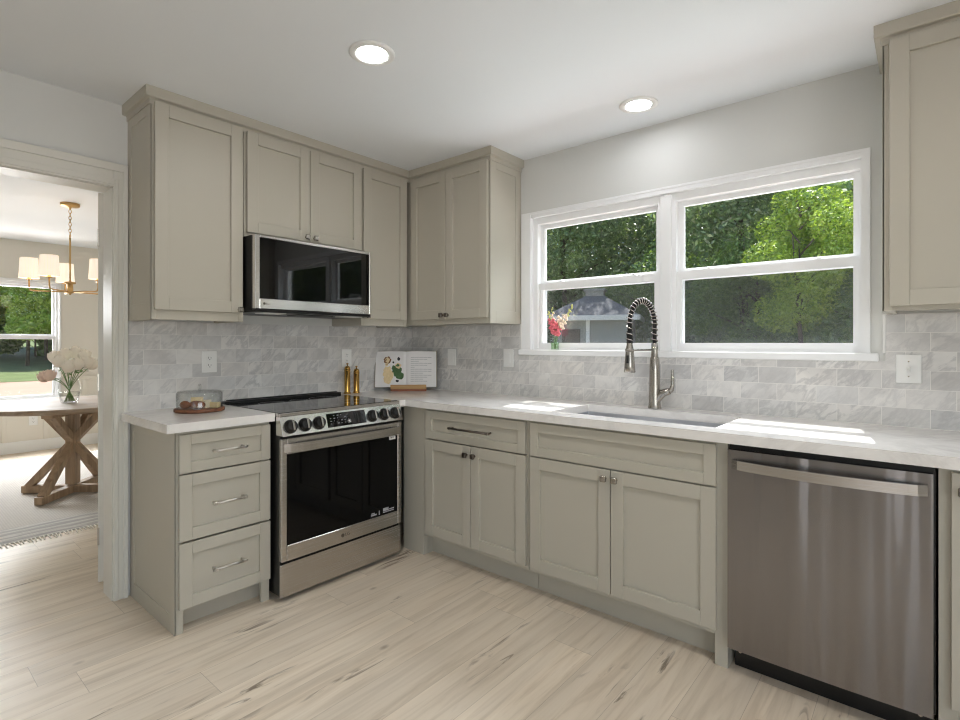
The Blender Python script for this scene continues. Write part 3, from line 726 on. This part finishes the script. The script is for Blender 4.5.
# ------------------------------------------------------------------ outlets and switches (local: faces -y)
def plate(name, label, cat, loc, rz, gang, kinds, group=None):
    r = thing(name, label, cat, loc, rz, group); w0 = .080 if gang == 1 else .118
    MB().box((-w0/2, -.006, -.0585), (w0/2, 0, .0585), .003, 2).done('cover_plate', 'plate', r)
    for i, k in enumerate(kinds):
        x = (i-(gang-1)/2)*.046
        if k == 'outlet':
            for z in (-.02, .02):
                s = MB().lathe([(.0165, 0), (.0165, -.0085), (.015, -.009)], (x, 0, z), 24, 'y').done('receptacle', 'plate', r)
                MB().box((x-.0075, -.0095, z-.002), (x-.0055, -.0088, z+.008)).box((x+.0055, -.0095, z-.002), (x+.0075, -.0088, z+.006)).lathe([(.0025, -.0095), (.0025, -.0088)], (x, 0, z-.008), 10, 'y').done('slots', 'dark', s)
        elif k == 'toggle':
            MB().box((x-.006, -.0075, -.013), (x+.006, -.004, .013), .001).done('toggle_frame', 'plate', r)
            MB().box((x-.004, -.02, -.001), (x+.004, -.005, .009), .0015).rot(.35, 'X').done('toggle', 'plate', r)
            for z in (-.03, .03): MB().lathe([(.003, -.0055), (.003, -.0068)], (x, 0, z), 10, 'y').done('screw', 'nickel', r)
        else:
            MB().box((x-.0165, -.0085, -.033), (x+.0165, -.004, .033), .0015).done('rocker', 'plate', r)
    return r
plate('wall_outlet', 'white double outlet above the cutting board, left of the stove', 'outlet', (.0101, -1.512, 1.151), R90, 1, ['outlet'])
plate('wall_outlet', 'white outlet plate behind the brass pepper mills', 'outlet', (.0101, -.612, 1.152), R90, 1, ['outlet'])
plate('light_switch', 'white switch plate on tile just right of the cookbook', 'switch', (.433, -.0101, 1.151), 0, 1, ['rocker'])
plate('light_switch', 'white switch plate on tile just left of the window sill', 'switch', (.940, -.0101, 1.155), 0, 1, ['rocker'])
plate('light_switch', 'white toggle switch plate right of the window above the dishwasher', 'switch', (2.968, -.0101, 1.150), 0, 1, ['toggle'])
plate('wall_outlet', 'white outlet low on the dining wall under the window', 'outlet', (XD+.0005, -1.45, .36), R90, 1, ['outlet'])

# ------------------------------------------------------------------ recessed ceiling lights
def can(x, y, label, group=None, lens='lens'):
    r = thing('recessed_light', label, 'ceiling light', (x, y, CEIL), 0, group)
    MB().lathe([(.092, 0), (.092, -.003), (.088, -.006), (.066, -.008), (.060, -.004), (.058, 0)], seg=48, cap=False).done('trim_ring', 'trim', r)
    MB().lathe([(.0595, -.0035), (.0595, -.0025)], seg=40).done('lens', lens, r)
    return r
can(1.315, -1.42, 'round recessed ceiling light nearer the camera, in front of the stove')
can(1.945, -.285, 'round recessed ceiling light above the sink and kitchen window', None, 'lens_dim')
for x, y in ((2.6, -1.45), (3.9, -1.45), (2.6, -4.2)):  # extra cans added out of view to brighten the room
    can(x, y, 'unseen recessed ceiling light added out of view as fill', 'added recessed fill lights out of view', 'lens' if y > -3 else 'lens_dim')

# ------------------------------------------------------------------ things on the left worktop
cx, cy = .245, -1.655
r = tag(MB().lathe([(.108, 0), (.114, .003), (.114, .014), (.111, .017)], (0, 0, 0), 40).done('cutting_board', 'walnut'), 'round dark wood board on the left countertop', 'board')
r.location = (cx, cy, CT1+.0005); r.rotation_euler = (0, 0, -.6)
r = thing('glass_cloche', 'clear straight-sided glass dome with ring knob over the cheese', 'cloche', (cx, cy, CT1+.0177))
MB().lathe([(.104, 0), (.104, .074), (.098, .082), (.02, .086), (.0, .0865)], seg=40, cap=False).lathe([(.0, .083), (.019, .0825), (.095, .0785), (.101, .072), (.101, 0)], seg=40, cap=False).done('dome', 'clear', r)
MB().tube([(.013*math.sin(a), 0, .102-.013*math.cos(a)) for a in [i/20*2*PI for i in range(21)]], .004, 8, False).done('ring_knob', 'clear', r)
zf = CT1+.0177
def food(name, label, cat, mb, mat, x, y, z, rz, tilt=0.):
    o = tag(mb.done(name, mat), label, cat); o.location = (cx+x, cy+y, z); o.rotation_euler = (tilt, 0, rz); return o
def wedge(rad, ang, h):
    p = [(0, 0)]+[(rad*math.cos(a), rad*math.sin(a)) for a in [ang*i/6 for i in range(7)]]
    return MB().prism(p, 0, h)
food('bread_loaf', 'dark crusted bread chunk at the front of the board', 'bread', MB().ball((0, 0, .02), .02, 3, (2.2, 1.2, 1.0)), 'crust', .045, -.03, zf, .5)
food('bread_loaf', 'dark crusted bread chunk at the left of the board', 'bread', MB().ball((0, 0, .02), .02, 3, (1.4, 1.1, 1.0)), 'crust', .01, -.072, zf, .2)
food('cheese_wedge', 'pale cheese wedge leaning on top of the bread', 'cheese', wedge(.055, .9, .022), 'cheese', .02, -.05, zf+.034, .6)
food('cheese_wedge', 'large cream cheese wedge in the middle of the board', 'cheese', wedge(.065, 1.0, .036), 'rind', -.02, -.005, zf, .2)
food('cheese_wedge', 'cut cheese wedge at the right of the board', 'cheese', wedge(.05, .8, .026), 'cheese', .03, .035, zf, .3)

# ------------------------------------------------------------------ corner: mills, book stand, cookbook
def mill(label, x, y, h):
    r = thing('pepper_mill', label, 'pepper mill', (x, y, CT1))
    MB().lathe([(.023, 0), (.023, .006), (.0205, .010), (.0195, .016), (.0195, h-.055), (.0205, h-.052), (.0205, h-.046)], seg=28).done('barrel', 'brass', r)
    MB().lathe([(.0205, h-.046), (.0195, h-.035), (.015, h-.024), (.008, h-.019)], seg=28).done('cap', 'brass', r)
    MB().lathe([(.003, h-.02), (.003, h-.010), (.007, h-.007), (.0075, h-.002), (.004, h)], seg=16).done('finial', 'brass', r)
mill('taller brass pepper mill, left of the pair behind the stove', .062, -.640, .205)
mill('shorter brass pepper mill, right of the pair behind the stove', .070, -.572, .185)
# stand: faces the camera diagonal. local: x right, y away
BA = math.radians(45)
r = thing('cookbook_stand', 'wooden stand holding the open cookbook in the counter corner', 'book stand', (.208, -.236, CT1), BA)
lean = .24
MB().box((-.115, -.04, 0), (.135, .055, .016), .002).done('base', 'cherry', r)
MB().box((-.115, -.050, .016), (.135, -.036, .046), .002).box((-.115, -.037, .016), (.135, .012, .022), .001).done('ledge', 'acacia', r)
MB().box((-.07, -.004, 0), (.07, .004, .19), .002).rot(-lean, 'X').move((0, .024, .014)).done('back_rest', 'acacia', r)
r = thing('cookbook', 'open white cookbook with a food picture on its left page', 'book', (.200, -.244, CT1+.0225), BA)
H = .262
def bk(mb): return mb.rot(-lean, 'X').move((0, .004, .001))
bk(MB().box((-.222, .003, 0), (-.004, .006, H+.005), .001).box((.004, .003, 0), (.222, .006, H+.005), .001).box((-.006, .004, 0), (.006, .007, H+.005))).done('cover', 'board', r)
pages = []
for s in (-1, 1):
    b = MB(); poly = []
    for i in range(13):
        q = i/12; poly.append((s*q*.216, -.0015-.011*math.sin(PI*min(1, q*1.15))**.8*(1-.35*q) if q > 0 else .0015))
    poly += [(s*.216, .0028), (0, .0028)]
    b.prism(poly, .003, H); pages.append(bk(b).done('pages', 'paper', r))
def py(x):
    q = abs(x)/.216; return -.0015-.011*math.sin(PI*min(1, q*1.15))**.8*(1-.35*q)-.0006
def flat(pg, name, mat, shapes):
    b = MB()
    for cx_, cz_, rx, rz, n in shapes:
        pts = [(cx_+rx*math.cos(2*PI*i/n)*(1+.15*math.sin(i*2.3)), cz_+rz*math.sin(2*PI*i/n)*(1+.15*math.cos(i*1.7))) for i in range(n)]
        b.b.faces.new([b.b.verts.new((x, py(x)-.0004, z)) for x, z in pts])
    return bk(b).done(name, mat, pg)
flat(pages[0], 'printed_picture', 'p_brown', [(-.132, .195, .026, .028, 20)])
flat(pages[0], 'printed_picture', 'p_tan', [(-.132, .197, .017, .019, 14), (-.138, .165, .012, .012, 9), (-.10, .09, .014, .03, 9), (-.13, .10, .032, .052, 22), (-.055, .155, .022, .02, 14), (-.128, .055, .03, .03, 14)])
flat(pages[0], 'printed_picture', 'p_green', [(-.062, .12, .032, .045, 17), (-.045, .085, .03, .03, 13), (-.085, .14, .016, .018, 11)])
flat(pages[0], 'printed_picture', 'p_dark', [(-.052, .205, .010, .014, 12), (-.09, .18, .007, .008, 9), (-.06, .045, .012, .009, 9)])
bt = MB(); bt2 = MB()
for i in range(13):
    z = .215-i*.0145
    L = (.15, .14, .08, .15, .12, .05, .15, .15, .11, .15, .14, .09, .13)[i]
    x0 = .034
    for k in range(int(L/.03)):
        xa = x0+k*.03; xb = xa+.028
        bt.b.faces.new([bt.b.verts.new(p) for p in ((xa, py(xa)-.0004, z), (xb, py(xb)-.0004, z), (xb, py(xb)-.0004, z+.0032), (xa, py(xa)-.0004, z+.0032))])
bk(bt).done('printed_lines', 'ink', pages[1])

# ------------------------------------------------------------------ bud vase with snapdragons on the sill
fx, fy, fz = 1.285, .002, 1.2125
r = thing('bud_vase', 'small glass bottle vase of water on the kitchen window sill', 'vase', (fx, fy, fz))
MB().lathe([(.022, 0), (.024, .003), (.023, .03), (.029, .046), (.021, .060), (.0165, .085), (.020, .100)], seg=24, cap=False).lathe([(.0, .003), (.022, .003)], seg=24, cap=False).done('bottle', 'clear', r)
MB().lathe([(.0, .004), (.0225, .005), (.0215, .03), (.0270, .046), (.0, .0465)], seg=24, cap=False).done('water', 'gglass', r)
rs = random.Random(3)
def flower_stem(label, dx, dy, h, mats, k):
    r = thing('snapdragon_stem', label, 'flower', (fx, fy, fz+.006), 0)
    p0 = Vector((dx*.04, dy*.04, 0)); p1 = Vector((dx*.1, dy*.1, .08)); p2 = Vector((dx, dy, h))
    pts = [p0*(1-t)**2+p1*2*t*(1-t)+p2*t*t for t in [i/8 for i in range(9)]]
    MB().tube(pts, .0016, 6).done('stem', 'stemgreen', r)
    for m, ta, tb, sz, cnt in mats:
        b = MB()
        for i in range(cnt):
            t = ta+(tb-ta)*i/max(1, cnt-1); p = p0*(1-t)**2+p1*2*t*(1-t)+p2*t*t; a = i*2.4; o = Vector((math.cos(a), math.sin(a)*.6, .1))*sz*1.1
            q = p+o; b.ball(q, sz, 2, (1, .9, 1.15)).ball(q+Vector((math.cos(a), math.sin(a)*.6, -.5))*sz*.8, sz*.7, 1)
        b.done('blossoms' if sz > .007 else 'buds', m, r)
    b = MB()
    for i in range(4):
        a = i*1.7; q = p1*.9+Vector((0, 0, .012*i)); e = q+Vector((math.cos(a)*.025, math.sin(a)*.015, .015))
        vs = [b.b.verts.new(z) for z in (q, (q+e)/2+Vector((0, .003, .004)), e, (q+e)/2+Vector((0, -.003, -.004)))]; b.b.faces.new(vs)
    b.done('leaves', 'stemgreen', r)
flower_stem('coral snapdragon leaning left in the sill vase', -.042, .0, .215, [('snap_pink', .50, .86, .0095, 10), ('snap_yellow', .88, 1.05, .005, 7)], 0)
flower_stem('coral snapdragon standing upright in the middle of the sill vase', -.012, -.012, .235, [('snap_pink', .45, .80, .0095, 11), ('snap_white', .82, .95, .007, 4), ('snap_yellow', .95, 1.05, .0045, 4)], 1)
flower_stem('cream snapdragon leaning far right in the sill vase', .115, .0, .245, [('snap_white', .60, .86, .009, 8), ('snap_yellow', .86, 1.05, .006, 8)], 2)
flower_stem('pale pink snapdragon leaning slightly right in the sill vase', .032, .005, .195, [('snap_pink', .48, .80, .0095, 10), ('snap_white', .82, 1., .008, 5)], 3)
flower_stem('pink and cream snapdragon between the middle and the far right stems in the sill vase', .072, -.008, .215, [('snap_pink', .5, .66, .009, 5), ('snap_white', .68, .95, .008, 7)], 4)

# ------------------------------------------------------------------ dining room
# rug
RX0, RX1, RY0, RY1 = -4.26, -1.33, -3.75, .0-.25
r = thing('area_rug', 'large pale woven rug with a banded fringed border under the round table', 'rug', (0, 0, 0))
MB().box((RX0, RY0, 0.0005), (RX1, RY1, .008), .002).done('field', 'rug', r)
b = MB(); rr = random.Random(5)
y = RY0
while y < RY1:
    for x, s in ((RX1, 1), (RX0, -1)):
        L = .055+rr.random()*.03; dy = (rr.random()-.5)*.02
        b.tube([(x-s*.005, y, .005), (x+s*L*.5, y+dy*.4, .006), (x+s*L, y+dy, .003)], [.004, .0055, .003], 5)
    y += .021
b.done('fringe', 'fringe', r, kind='stuff')
# round table on a crossed trestle base
tx, ty = -2.42, -1.60
r = thing('dining_table', 'round wooden dining table on a crossed trestle base, seen through doorway', 'table', (tx, ty, .0085))
MB().lathe([(.585, .712), (.60, .716), (.61, .722), (.61, .745), (.604, .751)], seg=96).done('tabletop', 'oaktop', r)
tp = .711
for a in (-PI/4, PI/4):
    dx, dy = math.cos(a), math.sin(a); sd = (-dy, dx, 0)
    for s in (-1, 1):
        MB().beam((s*dx*.345, s*dy*.345, .05), (-s*dx*.24, -s*dy*.24, tp-.03), .056, .052, sd).done('leg', 'oak', r)
    MB().beam((-dx*.385, -dy*.385, .033), (dx*.385, dy*.385, .033), .062, .06, sd).done('floor_beam', 'oak', r)
    MB().beam((-dx*.30, -dy*.30, tp-.03), (dx*.30, dy*.30, tp-.03), .080, .06, sd).done('top_beam', 'oak', r)
MB().box((-.038, -.038, .07), (.038, .038, tp-.05), .003).rot(PI/4, 'Z').done('centre_post', 'oak', r)
# vase with roses
vx, vy, vz = -2.36, -1.635, .0085+.7515
r = thing('glass_vase', 'clear glass vase holding pale roses on the dining table', 'vase', (vx, vy, vz))
MB().lathe([(.050, .0), (.060, .012), (.075, .10), (.070, .16), (.058, .205), (.062, .225)], seg=36, cap=False).lathe([(0, .004), (.05, .004)], seg=36, cap=False).done('bowl', 'clear', r)
MB().lathe([(.0, .010), (.048, .010), (.062, .05), (.069, .09), (.0, .0905)], seg=36, cap=False).done('water', 'clear', r)
def rose(label, dx, dy, h, mat, sz):
    r = thing('rose', label, 'flower', (vx, vy, vz+.012), 0, None)
    p0 = Vector((-dx*.22, -dy*.22, 0)); p1 = Vector((dx*.2, dy*.2, .2)); p2 = Vector((dx, dy, h))
    cur = [p0*(1-t)**2+p1*2*t*(1-t)+p2*t*t for t in [i/10 for i in range(11)]]
    MB().tube(cur, .003, 6).done('stem', 'stemgreen', r)
    b = MB(); rg = random.Random(int(h*1e4)); c0 = p2+Vector((0, 0, sz*.35)); b.ball(c0, sz*.62, 2, (1, 1, 1.05))
    for n, rad, hgt, lean_ in ((4, .50, .92, .05), (5, .70, .70, .16), (6, .88, .42, .34)):
        off = rg.random()*6
        for i in range(n):
            a0 = 2*PI*i/n+off; rows = []
            for u in range(5):
                f = u/4; el = -1.25+f*(1.25+hgt)
                rows.append([])
                for k in range(5):
                    a = a0+(k-2)/2*(PI/n*1.25)*math.sin(PI*(.12+.70*f))
                    rr_ = sz*rad*(math.cos(max(-1.2, min(.75, el)))*.95+.06)+(sz*lean_*.4*f*f)-sz*.02*abs(k-2)
                    rows[-1].append(b.b.verts.new(c0+Vector((math.cos(a)*rr_, math.sin(a)*rr_, sz*(.05+1.05*math.sin(el)+.12*f)-sz*.05*f*abs(k-2)))))
            for A, B in zip(rows, rows[1:]):
                for k in range(4):
                    fc = b.b.faces.new((A[k], A[k+1], B[k+1], B[k])); fc.smooth = True
    b.done('bloom', mat, r)
    b = MB()
    for i in range(3):
        a = i*2.1+dx*30; q = cur[8]; e = q+Vector((math.cos(a)*.05, math.sin(a)*.05, .0-.01*i)); md = (q+e)/2; tn = Vector((-math.sin(a), math.cos(a), .2))*.014
        vs = [b.b.verts.new(z) for z in (q, md+tn, e, md-tn)]; b.b.faces.new(vs)
    b.done('leaves', 'stemgreen', r)
# offsets across the view (rx right, ry depth)
Rt = Vector((.763, .6465)); Dp = Vector((-.6465, .763)); E1 = Vector((.204, .979)); E2 = Vector((-.979, .204))
for rx, ry, h, m, lab in ((-.22, -.02, .235, 'petal_pink', 'blush rose lowest at the far left of the vase'), (-.17, -.07, .255, 'petal_pink', 'blush rose drooping at the left front of the vase'),
                          (-.13, .04, .305, 'petal', 'ivory rose at the upper left back of the bouquet'), (-.09, -.06, .285, 'petal', 'ivory rose at left front of the bouquet'),
                          (-.04, .03, .335, 'petal', 'ivory rose at the top left centre of the bouquet'), (-.01, -.08, .295, 'petal', 'ivory rose facing front in the bouquet centre'),
                          (.05, .05, .335, 'petal', 'ivory rose at the top right centre of the bouquet'), (.07, -.07, .270, 'petal', 'full ivory rose at the right front of the bouquet'),
                          (.13, .03, .315, 'petal', 'ivory rose at the upper right of the bouquet'), (.15, -.04, .275, 'petal', 'ivory rose at the right side of the bouquet'), (.20, .02, .30, 'petal', 'ivory rose farthest right, by the door edge')):
    p = E1*rx*.74+E2*ry; rose(lab, p.x, p.y, (.365 if m == 'petal' else .325)-1.9*rx*rx+.9*ry-.02*((int(rx*100) % 3)-1), m, .052 if m == 'petal' else .048)
# chandelier
hx_, hy_ = -2.475, -1.607
r = thing('chandelier', 'gold chandelier with white drum shades over the dining table', 'chandelier', (hx_, hy_, CEIL))
MB().lathe([(.068, 0), (.068, -.018), (.062, -.024), (.012, -.028), (.006, -.05)], seg=36).done('canopy', 'gold', r)
z = -.05; i = 0; b = MB()
while z > -.255:
    pts = [((.009*math.sin(a)) if i % 2 else 0, 0 if i % 2 else .009*math.sin(a), z-.016+.017*math.cos(a)) for a in [k/14*2*PI for k in range(15)]]
    b.tube(pts, .0027, 6, False); z -= .027; i += 1
b.done('chain', 'gold', r)
MB().tube([(.016*math.sin(a), 0, -.272+.016*math.cos(a)) for a in [k/18*2*PI for k in range(19)]], .003, 8, False).done('loop', 'gold', r)
MB().tube([(0, 0, -.288), (0, 0, -.70)], .0065, 12).done('stem', 'gold', r)
MB().lathe([(.010, -.655), (.040, -.66), (.040, -.672), (.020, -.678), (.022, -.735), (.034, -.74), (.034, -.748), (.010, -.756), (.006, -.768)][::-1], seg=28).done('hub', 'gold', r)
for k in range(5):
    ph = math.radians(135+72*k)
    dirv = Rt*math.cos(ph)+Dp*math.sin(ph); ux, uy = dirv.x, dirv.y; L = .27
    arm = MB().tube([(ux*.02, uy*.02, -.742), (ux*(L-.03), uy*(L-.03), -.742), (ux*(L-.009), uy*(L-.009), -.737), (ux*L, uy*L, -.715), (ux*L, uy*L, -.62)], .006, 10).done('arm', 'gold', r)
    MB().lathe([(.020, -.655), (.020, -.648), (.010, -.643), (.010, -.60)], (ux*L, uy*L, 0), 16).done('socket', 'gold', arm)
    MB().ball((ux*L, uy*L, -.565), .022, 2, (1, 1, 1.4)).done('bulb', 'bulb', arm)
    s = MB().lathe([(.067, 0), (.058, .165)], seg=40, cap=False).lathe([(.056, .164), (.065, .001)], seg=40, cap=False).done('shade', 'shade', r)
    s.location = (ux*L, uy*L, -.642)

# ------------------------------------------------------------------ outdoors
b = MB().box((-25.2, -30, -.5), (40, 40, -.32)); o = b.done('ground', 'dirt'); o['kind'] = 'structure'
b = MB().hexa([(-70, -40, -.6), (-24.7, -40, -.6), (-24.7, 60, -.6), (-70, 60, -.6), (-70, -40, 1.6), (-24.7, -40, -.31), (-24.7, 60, -.31), (-70, 60, 1.6)]).box((-16, 3, -.5), (40, 60, -.30)); o = b.done('ground_grass', 'grass'); o['kind'] = 'structure'
rng = np.random.default_rng(11)
def foliage_mesh(name, blobs, n, size, mat, flat=.6):
    w_ = np.array([bb[3]**2 for bb in blobs]); w_ = w_/w_.sum()
    idx = rng.choice(len(blobs), n, p=w_)
    B = np.array(blobs)[idx]
    dv = rng.normal(size=(n, 3)); dv /= np.linalg.norm(dv, axis=1)[:, None]
    rad = B[:, 3]*(1-.55*rng.random(n)**2)
    ctr = B[:, :3]+dv*rad[:, None]*np.array([1, 1, .8])
    nrm = dv*.5+rng.normal(size=(n, 3))*.55+np.array([0, 0, .5]); nrm /= np.linalg.norm(nrm, axis=1)[:, None]
    t = np.cross(nrm, rng.normal(size=(n, 3))); t /= np.linalg.norm(t, axis=1)[:, None]; s = np.cross(nrm, t)
    L = size*(.6+.8*rng.random(n))[:, None]
    v = np.stack([ctr-t*L, ctr+s*L*.42+nrm*L*.12, ctr+t*L, ctr-s*L*.42+nrm*L*.12], 1).reshape(-1, 3)
    me = bpy.data.meshes.new(name); me.vertices.add(4*n); me.vertices.foreach_set('co', v.astype(np.float32).ravel())
    me.loops.add(4*n); me.loops.foreach_set('vertex_index', np.arange(4*n, dtype=np.int32))
    me.polygons.add(n); me.polygons.foreach_set('loop_start', np.arange(0, 4*n, 4, dtype=np.int32)); me.polygons.foreach_set('loop_total', np.full(n, 4, np.int32))
    me.update(); me.materials.append(M[mat]); return me
def tree(name, label, group, loc, H, crown_r, z0, nb, n, size, mat, seed, tr=.12):
    rr = random.Random(seed); r = thing(name, label, 'tree', loc, 0, group)
    blobs = []; b = MB()
    top = Vector((rr.uniform(-.3, .3), rr.uniform(-.3, .3), H*.82))
    b.tube([(0, 0, -.1), (top.x*.3, top.y*.3, H*.3), (top.x*.7, top.y*.7, H*.6), top], [tr, tr*.8, tr*.5, tr*.15], 8)
    for i in range(nb):
        a = rr.uniform(0, 2*PI); f = (i+.5)/nb; z = z0+(H-z0)*f
        q = crown_r*math.sqrt(max(.05, 1-(2*f-1)**2*.8))*rr.uniform(.25, .85)
        c = Vector((math.cos(a)*q, math.sin(a)*q, z)); br = crown_r*rr.uniform(.34, .52); blobs.append((c.x, c.y, c.z, br))
        s = Vector((top.x*.5, top.y*.5, max(.4, z-q*.6)))
        b.tube([s, (s+c)/2+Vector((0, 0, .1)), c], [tr*.32, tr*.2, tr*.06], 5)
    b.done('trunk', 'bark', r)
    o = bpy.data.objects.new('foliage', foliage_mesh(name+'_foliage', blobs, n, size, mat)); COL.objects.link(o); o.parent = r
    return r
G1 = 'dark trees of the wood beyond the kitchen window'
T1 = tree('leafy_tree', 'dark green leafy tree in the wood beyond the kitchen window', G1, (0, 10, -.3), 6.5, 2.6, .2, 18, 42000, .060, 'leaf_dark', 1)
T2 = tree('leafy_tree', 'dark green leafy tree in the wood beyond the kitchen window', G1, (3, 13, -.3), 8.0, 2.9, .3, 20, 46000, .068, 'leaf_dark', 2)
T3 = tree('leafy_tree', 'mid-green leafy tree standing low among the darker trees beyond the kitchen window', 'mid-green trees beyond the kitchen window', (2.6, 8, -.3), 4.2, 2.0, .2, 16, 32000, .050, 'leaf_mid', 3)
T4 = tree('leafy_tree', 'bright yellow-green sunlit tree filling the upper right window sash', None, (1.58, 7.0, -.3), 3.95, .92, 1.9, 18, 20000, .032, 'leaf_bright', 4, .05)
for i, (src, x, y, s, rz) in enumerate(((T1, 8.5, 5.6, 1., .4), (T2, 12, 6.5, 1.1, 1.4), (T1, 15.5, 9.5, 1.2, 2.4), (T2, 10.5, 10.5, 1.1, 3.4), (T1, 18, 7.5, 1.2, 5.4), (T1, -6.0, 12.5, 1.1, 1.), (T1, -3.2, 14.5, 1.25, 2.), (T2, -8.5, 17, 1.2, 3.), (T2, -1.0, 17.5, 1.3, .7), (T1, 4.6, 11., 1., 4.),
                                        (T2, 1.0, 21, 1.6, 2.2), (T2, -5, 22, 1.7, 4.2), (T2, -12, 22, 1.6, 1.2), (T1, -13, 15, 1.4, 2.6),
                                        (T3, .4, 9.5, .8, 1.), (T3, -2.2, 11.2, .95, 4.1))):
    o = copy_tree(src); o.location = (x, y, -.3); o.scale = (s, s, s); o.rotation_euler = (0, 0, rz)
# woodland seen through the dining window: tall thin trunks
def lawn(x): return -.34+1.91*(-24.7-x)/45.3 if x < -24.7 else -.32
D1 = tree('tall_tree', 'tall thin-trunked green tree beyond the lawn, seen through the dining window', 'tall trees beyond the dining window', (-36, 8, lawn(-36)), 10, 2.4, 2.0, 20, 20000, .13, 'leaf_bright', 8, .10)
for x, y, q, rz in ((-39, 11, 1.1, 1), (-35, 11.5, .9, 2), (-41, 6, 1.2, 3), (-37, 4.5, 1., 4), (-34, 5.5, .85, 5), (-43, 10, 1.3, .5), (-40, 14.5, 1.2, 1.5), (-44, 3, 1.3, 2.5), (-39, 1, 1.1, .3), (-42, 17, 1.3, 2.8), (-50, 8, 1.6, 1.1), (-50, 15, 1.6, 4.4), (-33, 8.5, .9, 1.9), (-36, 6.4, 1.05, 2.2), (-31.5, 6.8, .8, 3.3), (-37, 13, 1.1, .9), (-33, 3, .9, 5.2), (-46, 12, 1.5, 3.6), (-46, 6.5, 1.5, .1), (-32, 5.6, .85, 2.9), (-35, 10, .95, 4.8), (-34, 6.9, .9, .6), (-38.5, 9.3, 1.1, 3.9), (-40, 8, 1.2, 5.6)):
    o = copy_tree(D1); o.location = (x, y, lawn(x)); o.scale = (q, q, q); o.rotation_euler = (0, 0, rz)
for i, (x, y) in enumerate(((-41.5, 8.6), (-40.5, 4.6), (-40.5, 11.4), (-41, 14.5), (-40, 1.4), (-42, 6.4))):
    if i == 0:
        S1 = tree('shrub', 'low green shrub at the edge of the lawn beyond the dining window', 'shrubs beyond the dining window', (x, y, lawn(x)), 4.2, 2.2, .2, 9, 7000, .17, 'leaf_mid', 9, .06); S1['category'] = 'shrub'
    else:
        o = copy_tree(S1); o.location = (x, y, lawn(x)); o.rotation_euler = (0, 0, i*1.3)
# garden shed behind the left window
r = thing('garden_shed', 'grey garden shed with a vented hip roof, seen through the left window', 'shed', (-3.35, 9.3, -.32), math.radians(20)); r.scale = (.74, .74, 1)
MB().box((-1.25, -1.0, 0), (1.25, 1.0, 2.2), .005).done('wall', 'siding', r)
b = MB(); rz_ = 2.2
b.hexa([(-1.55, -1.3, rz_), (1.55, -1.3, rz_), (1.55, 1.3, rz_), (-1.55, 1.3, rz_), (-.22, -.15, 2.78), (.22, -.15, 2.78), (.22, .15, 2.78), (-.22, .15, 2.78)]); b.done('roof', 'shingle', r)
MB().box((-.3, -.24, 2.74), (.3, .24, 2.86), .01).box((-.36, -.3, 2.86), (.36, .3, 2.92), .01).done('roof_vent', 'siding', r)
MB().box((-1.55, -1.3, 2.1), (1.55, -1.24, 2.22), .003).box((1.49, -1.3, 2.1), (1.55, 1.3, 2.22), .003).done('fascia', 'trim', r)
for x in (-.1,): MB().box((x-.06, -1.04, .0), (x+.06, -1.0, 2.15), .003).done('post', 'trim', r)
MB().box((-.95, -1.03, 1.1), (-.35, -1.0, 1.9), .003).done('shed_window', 'bglass', r)
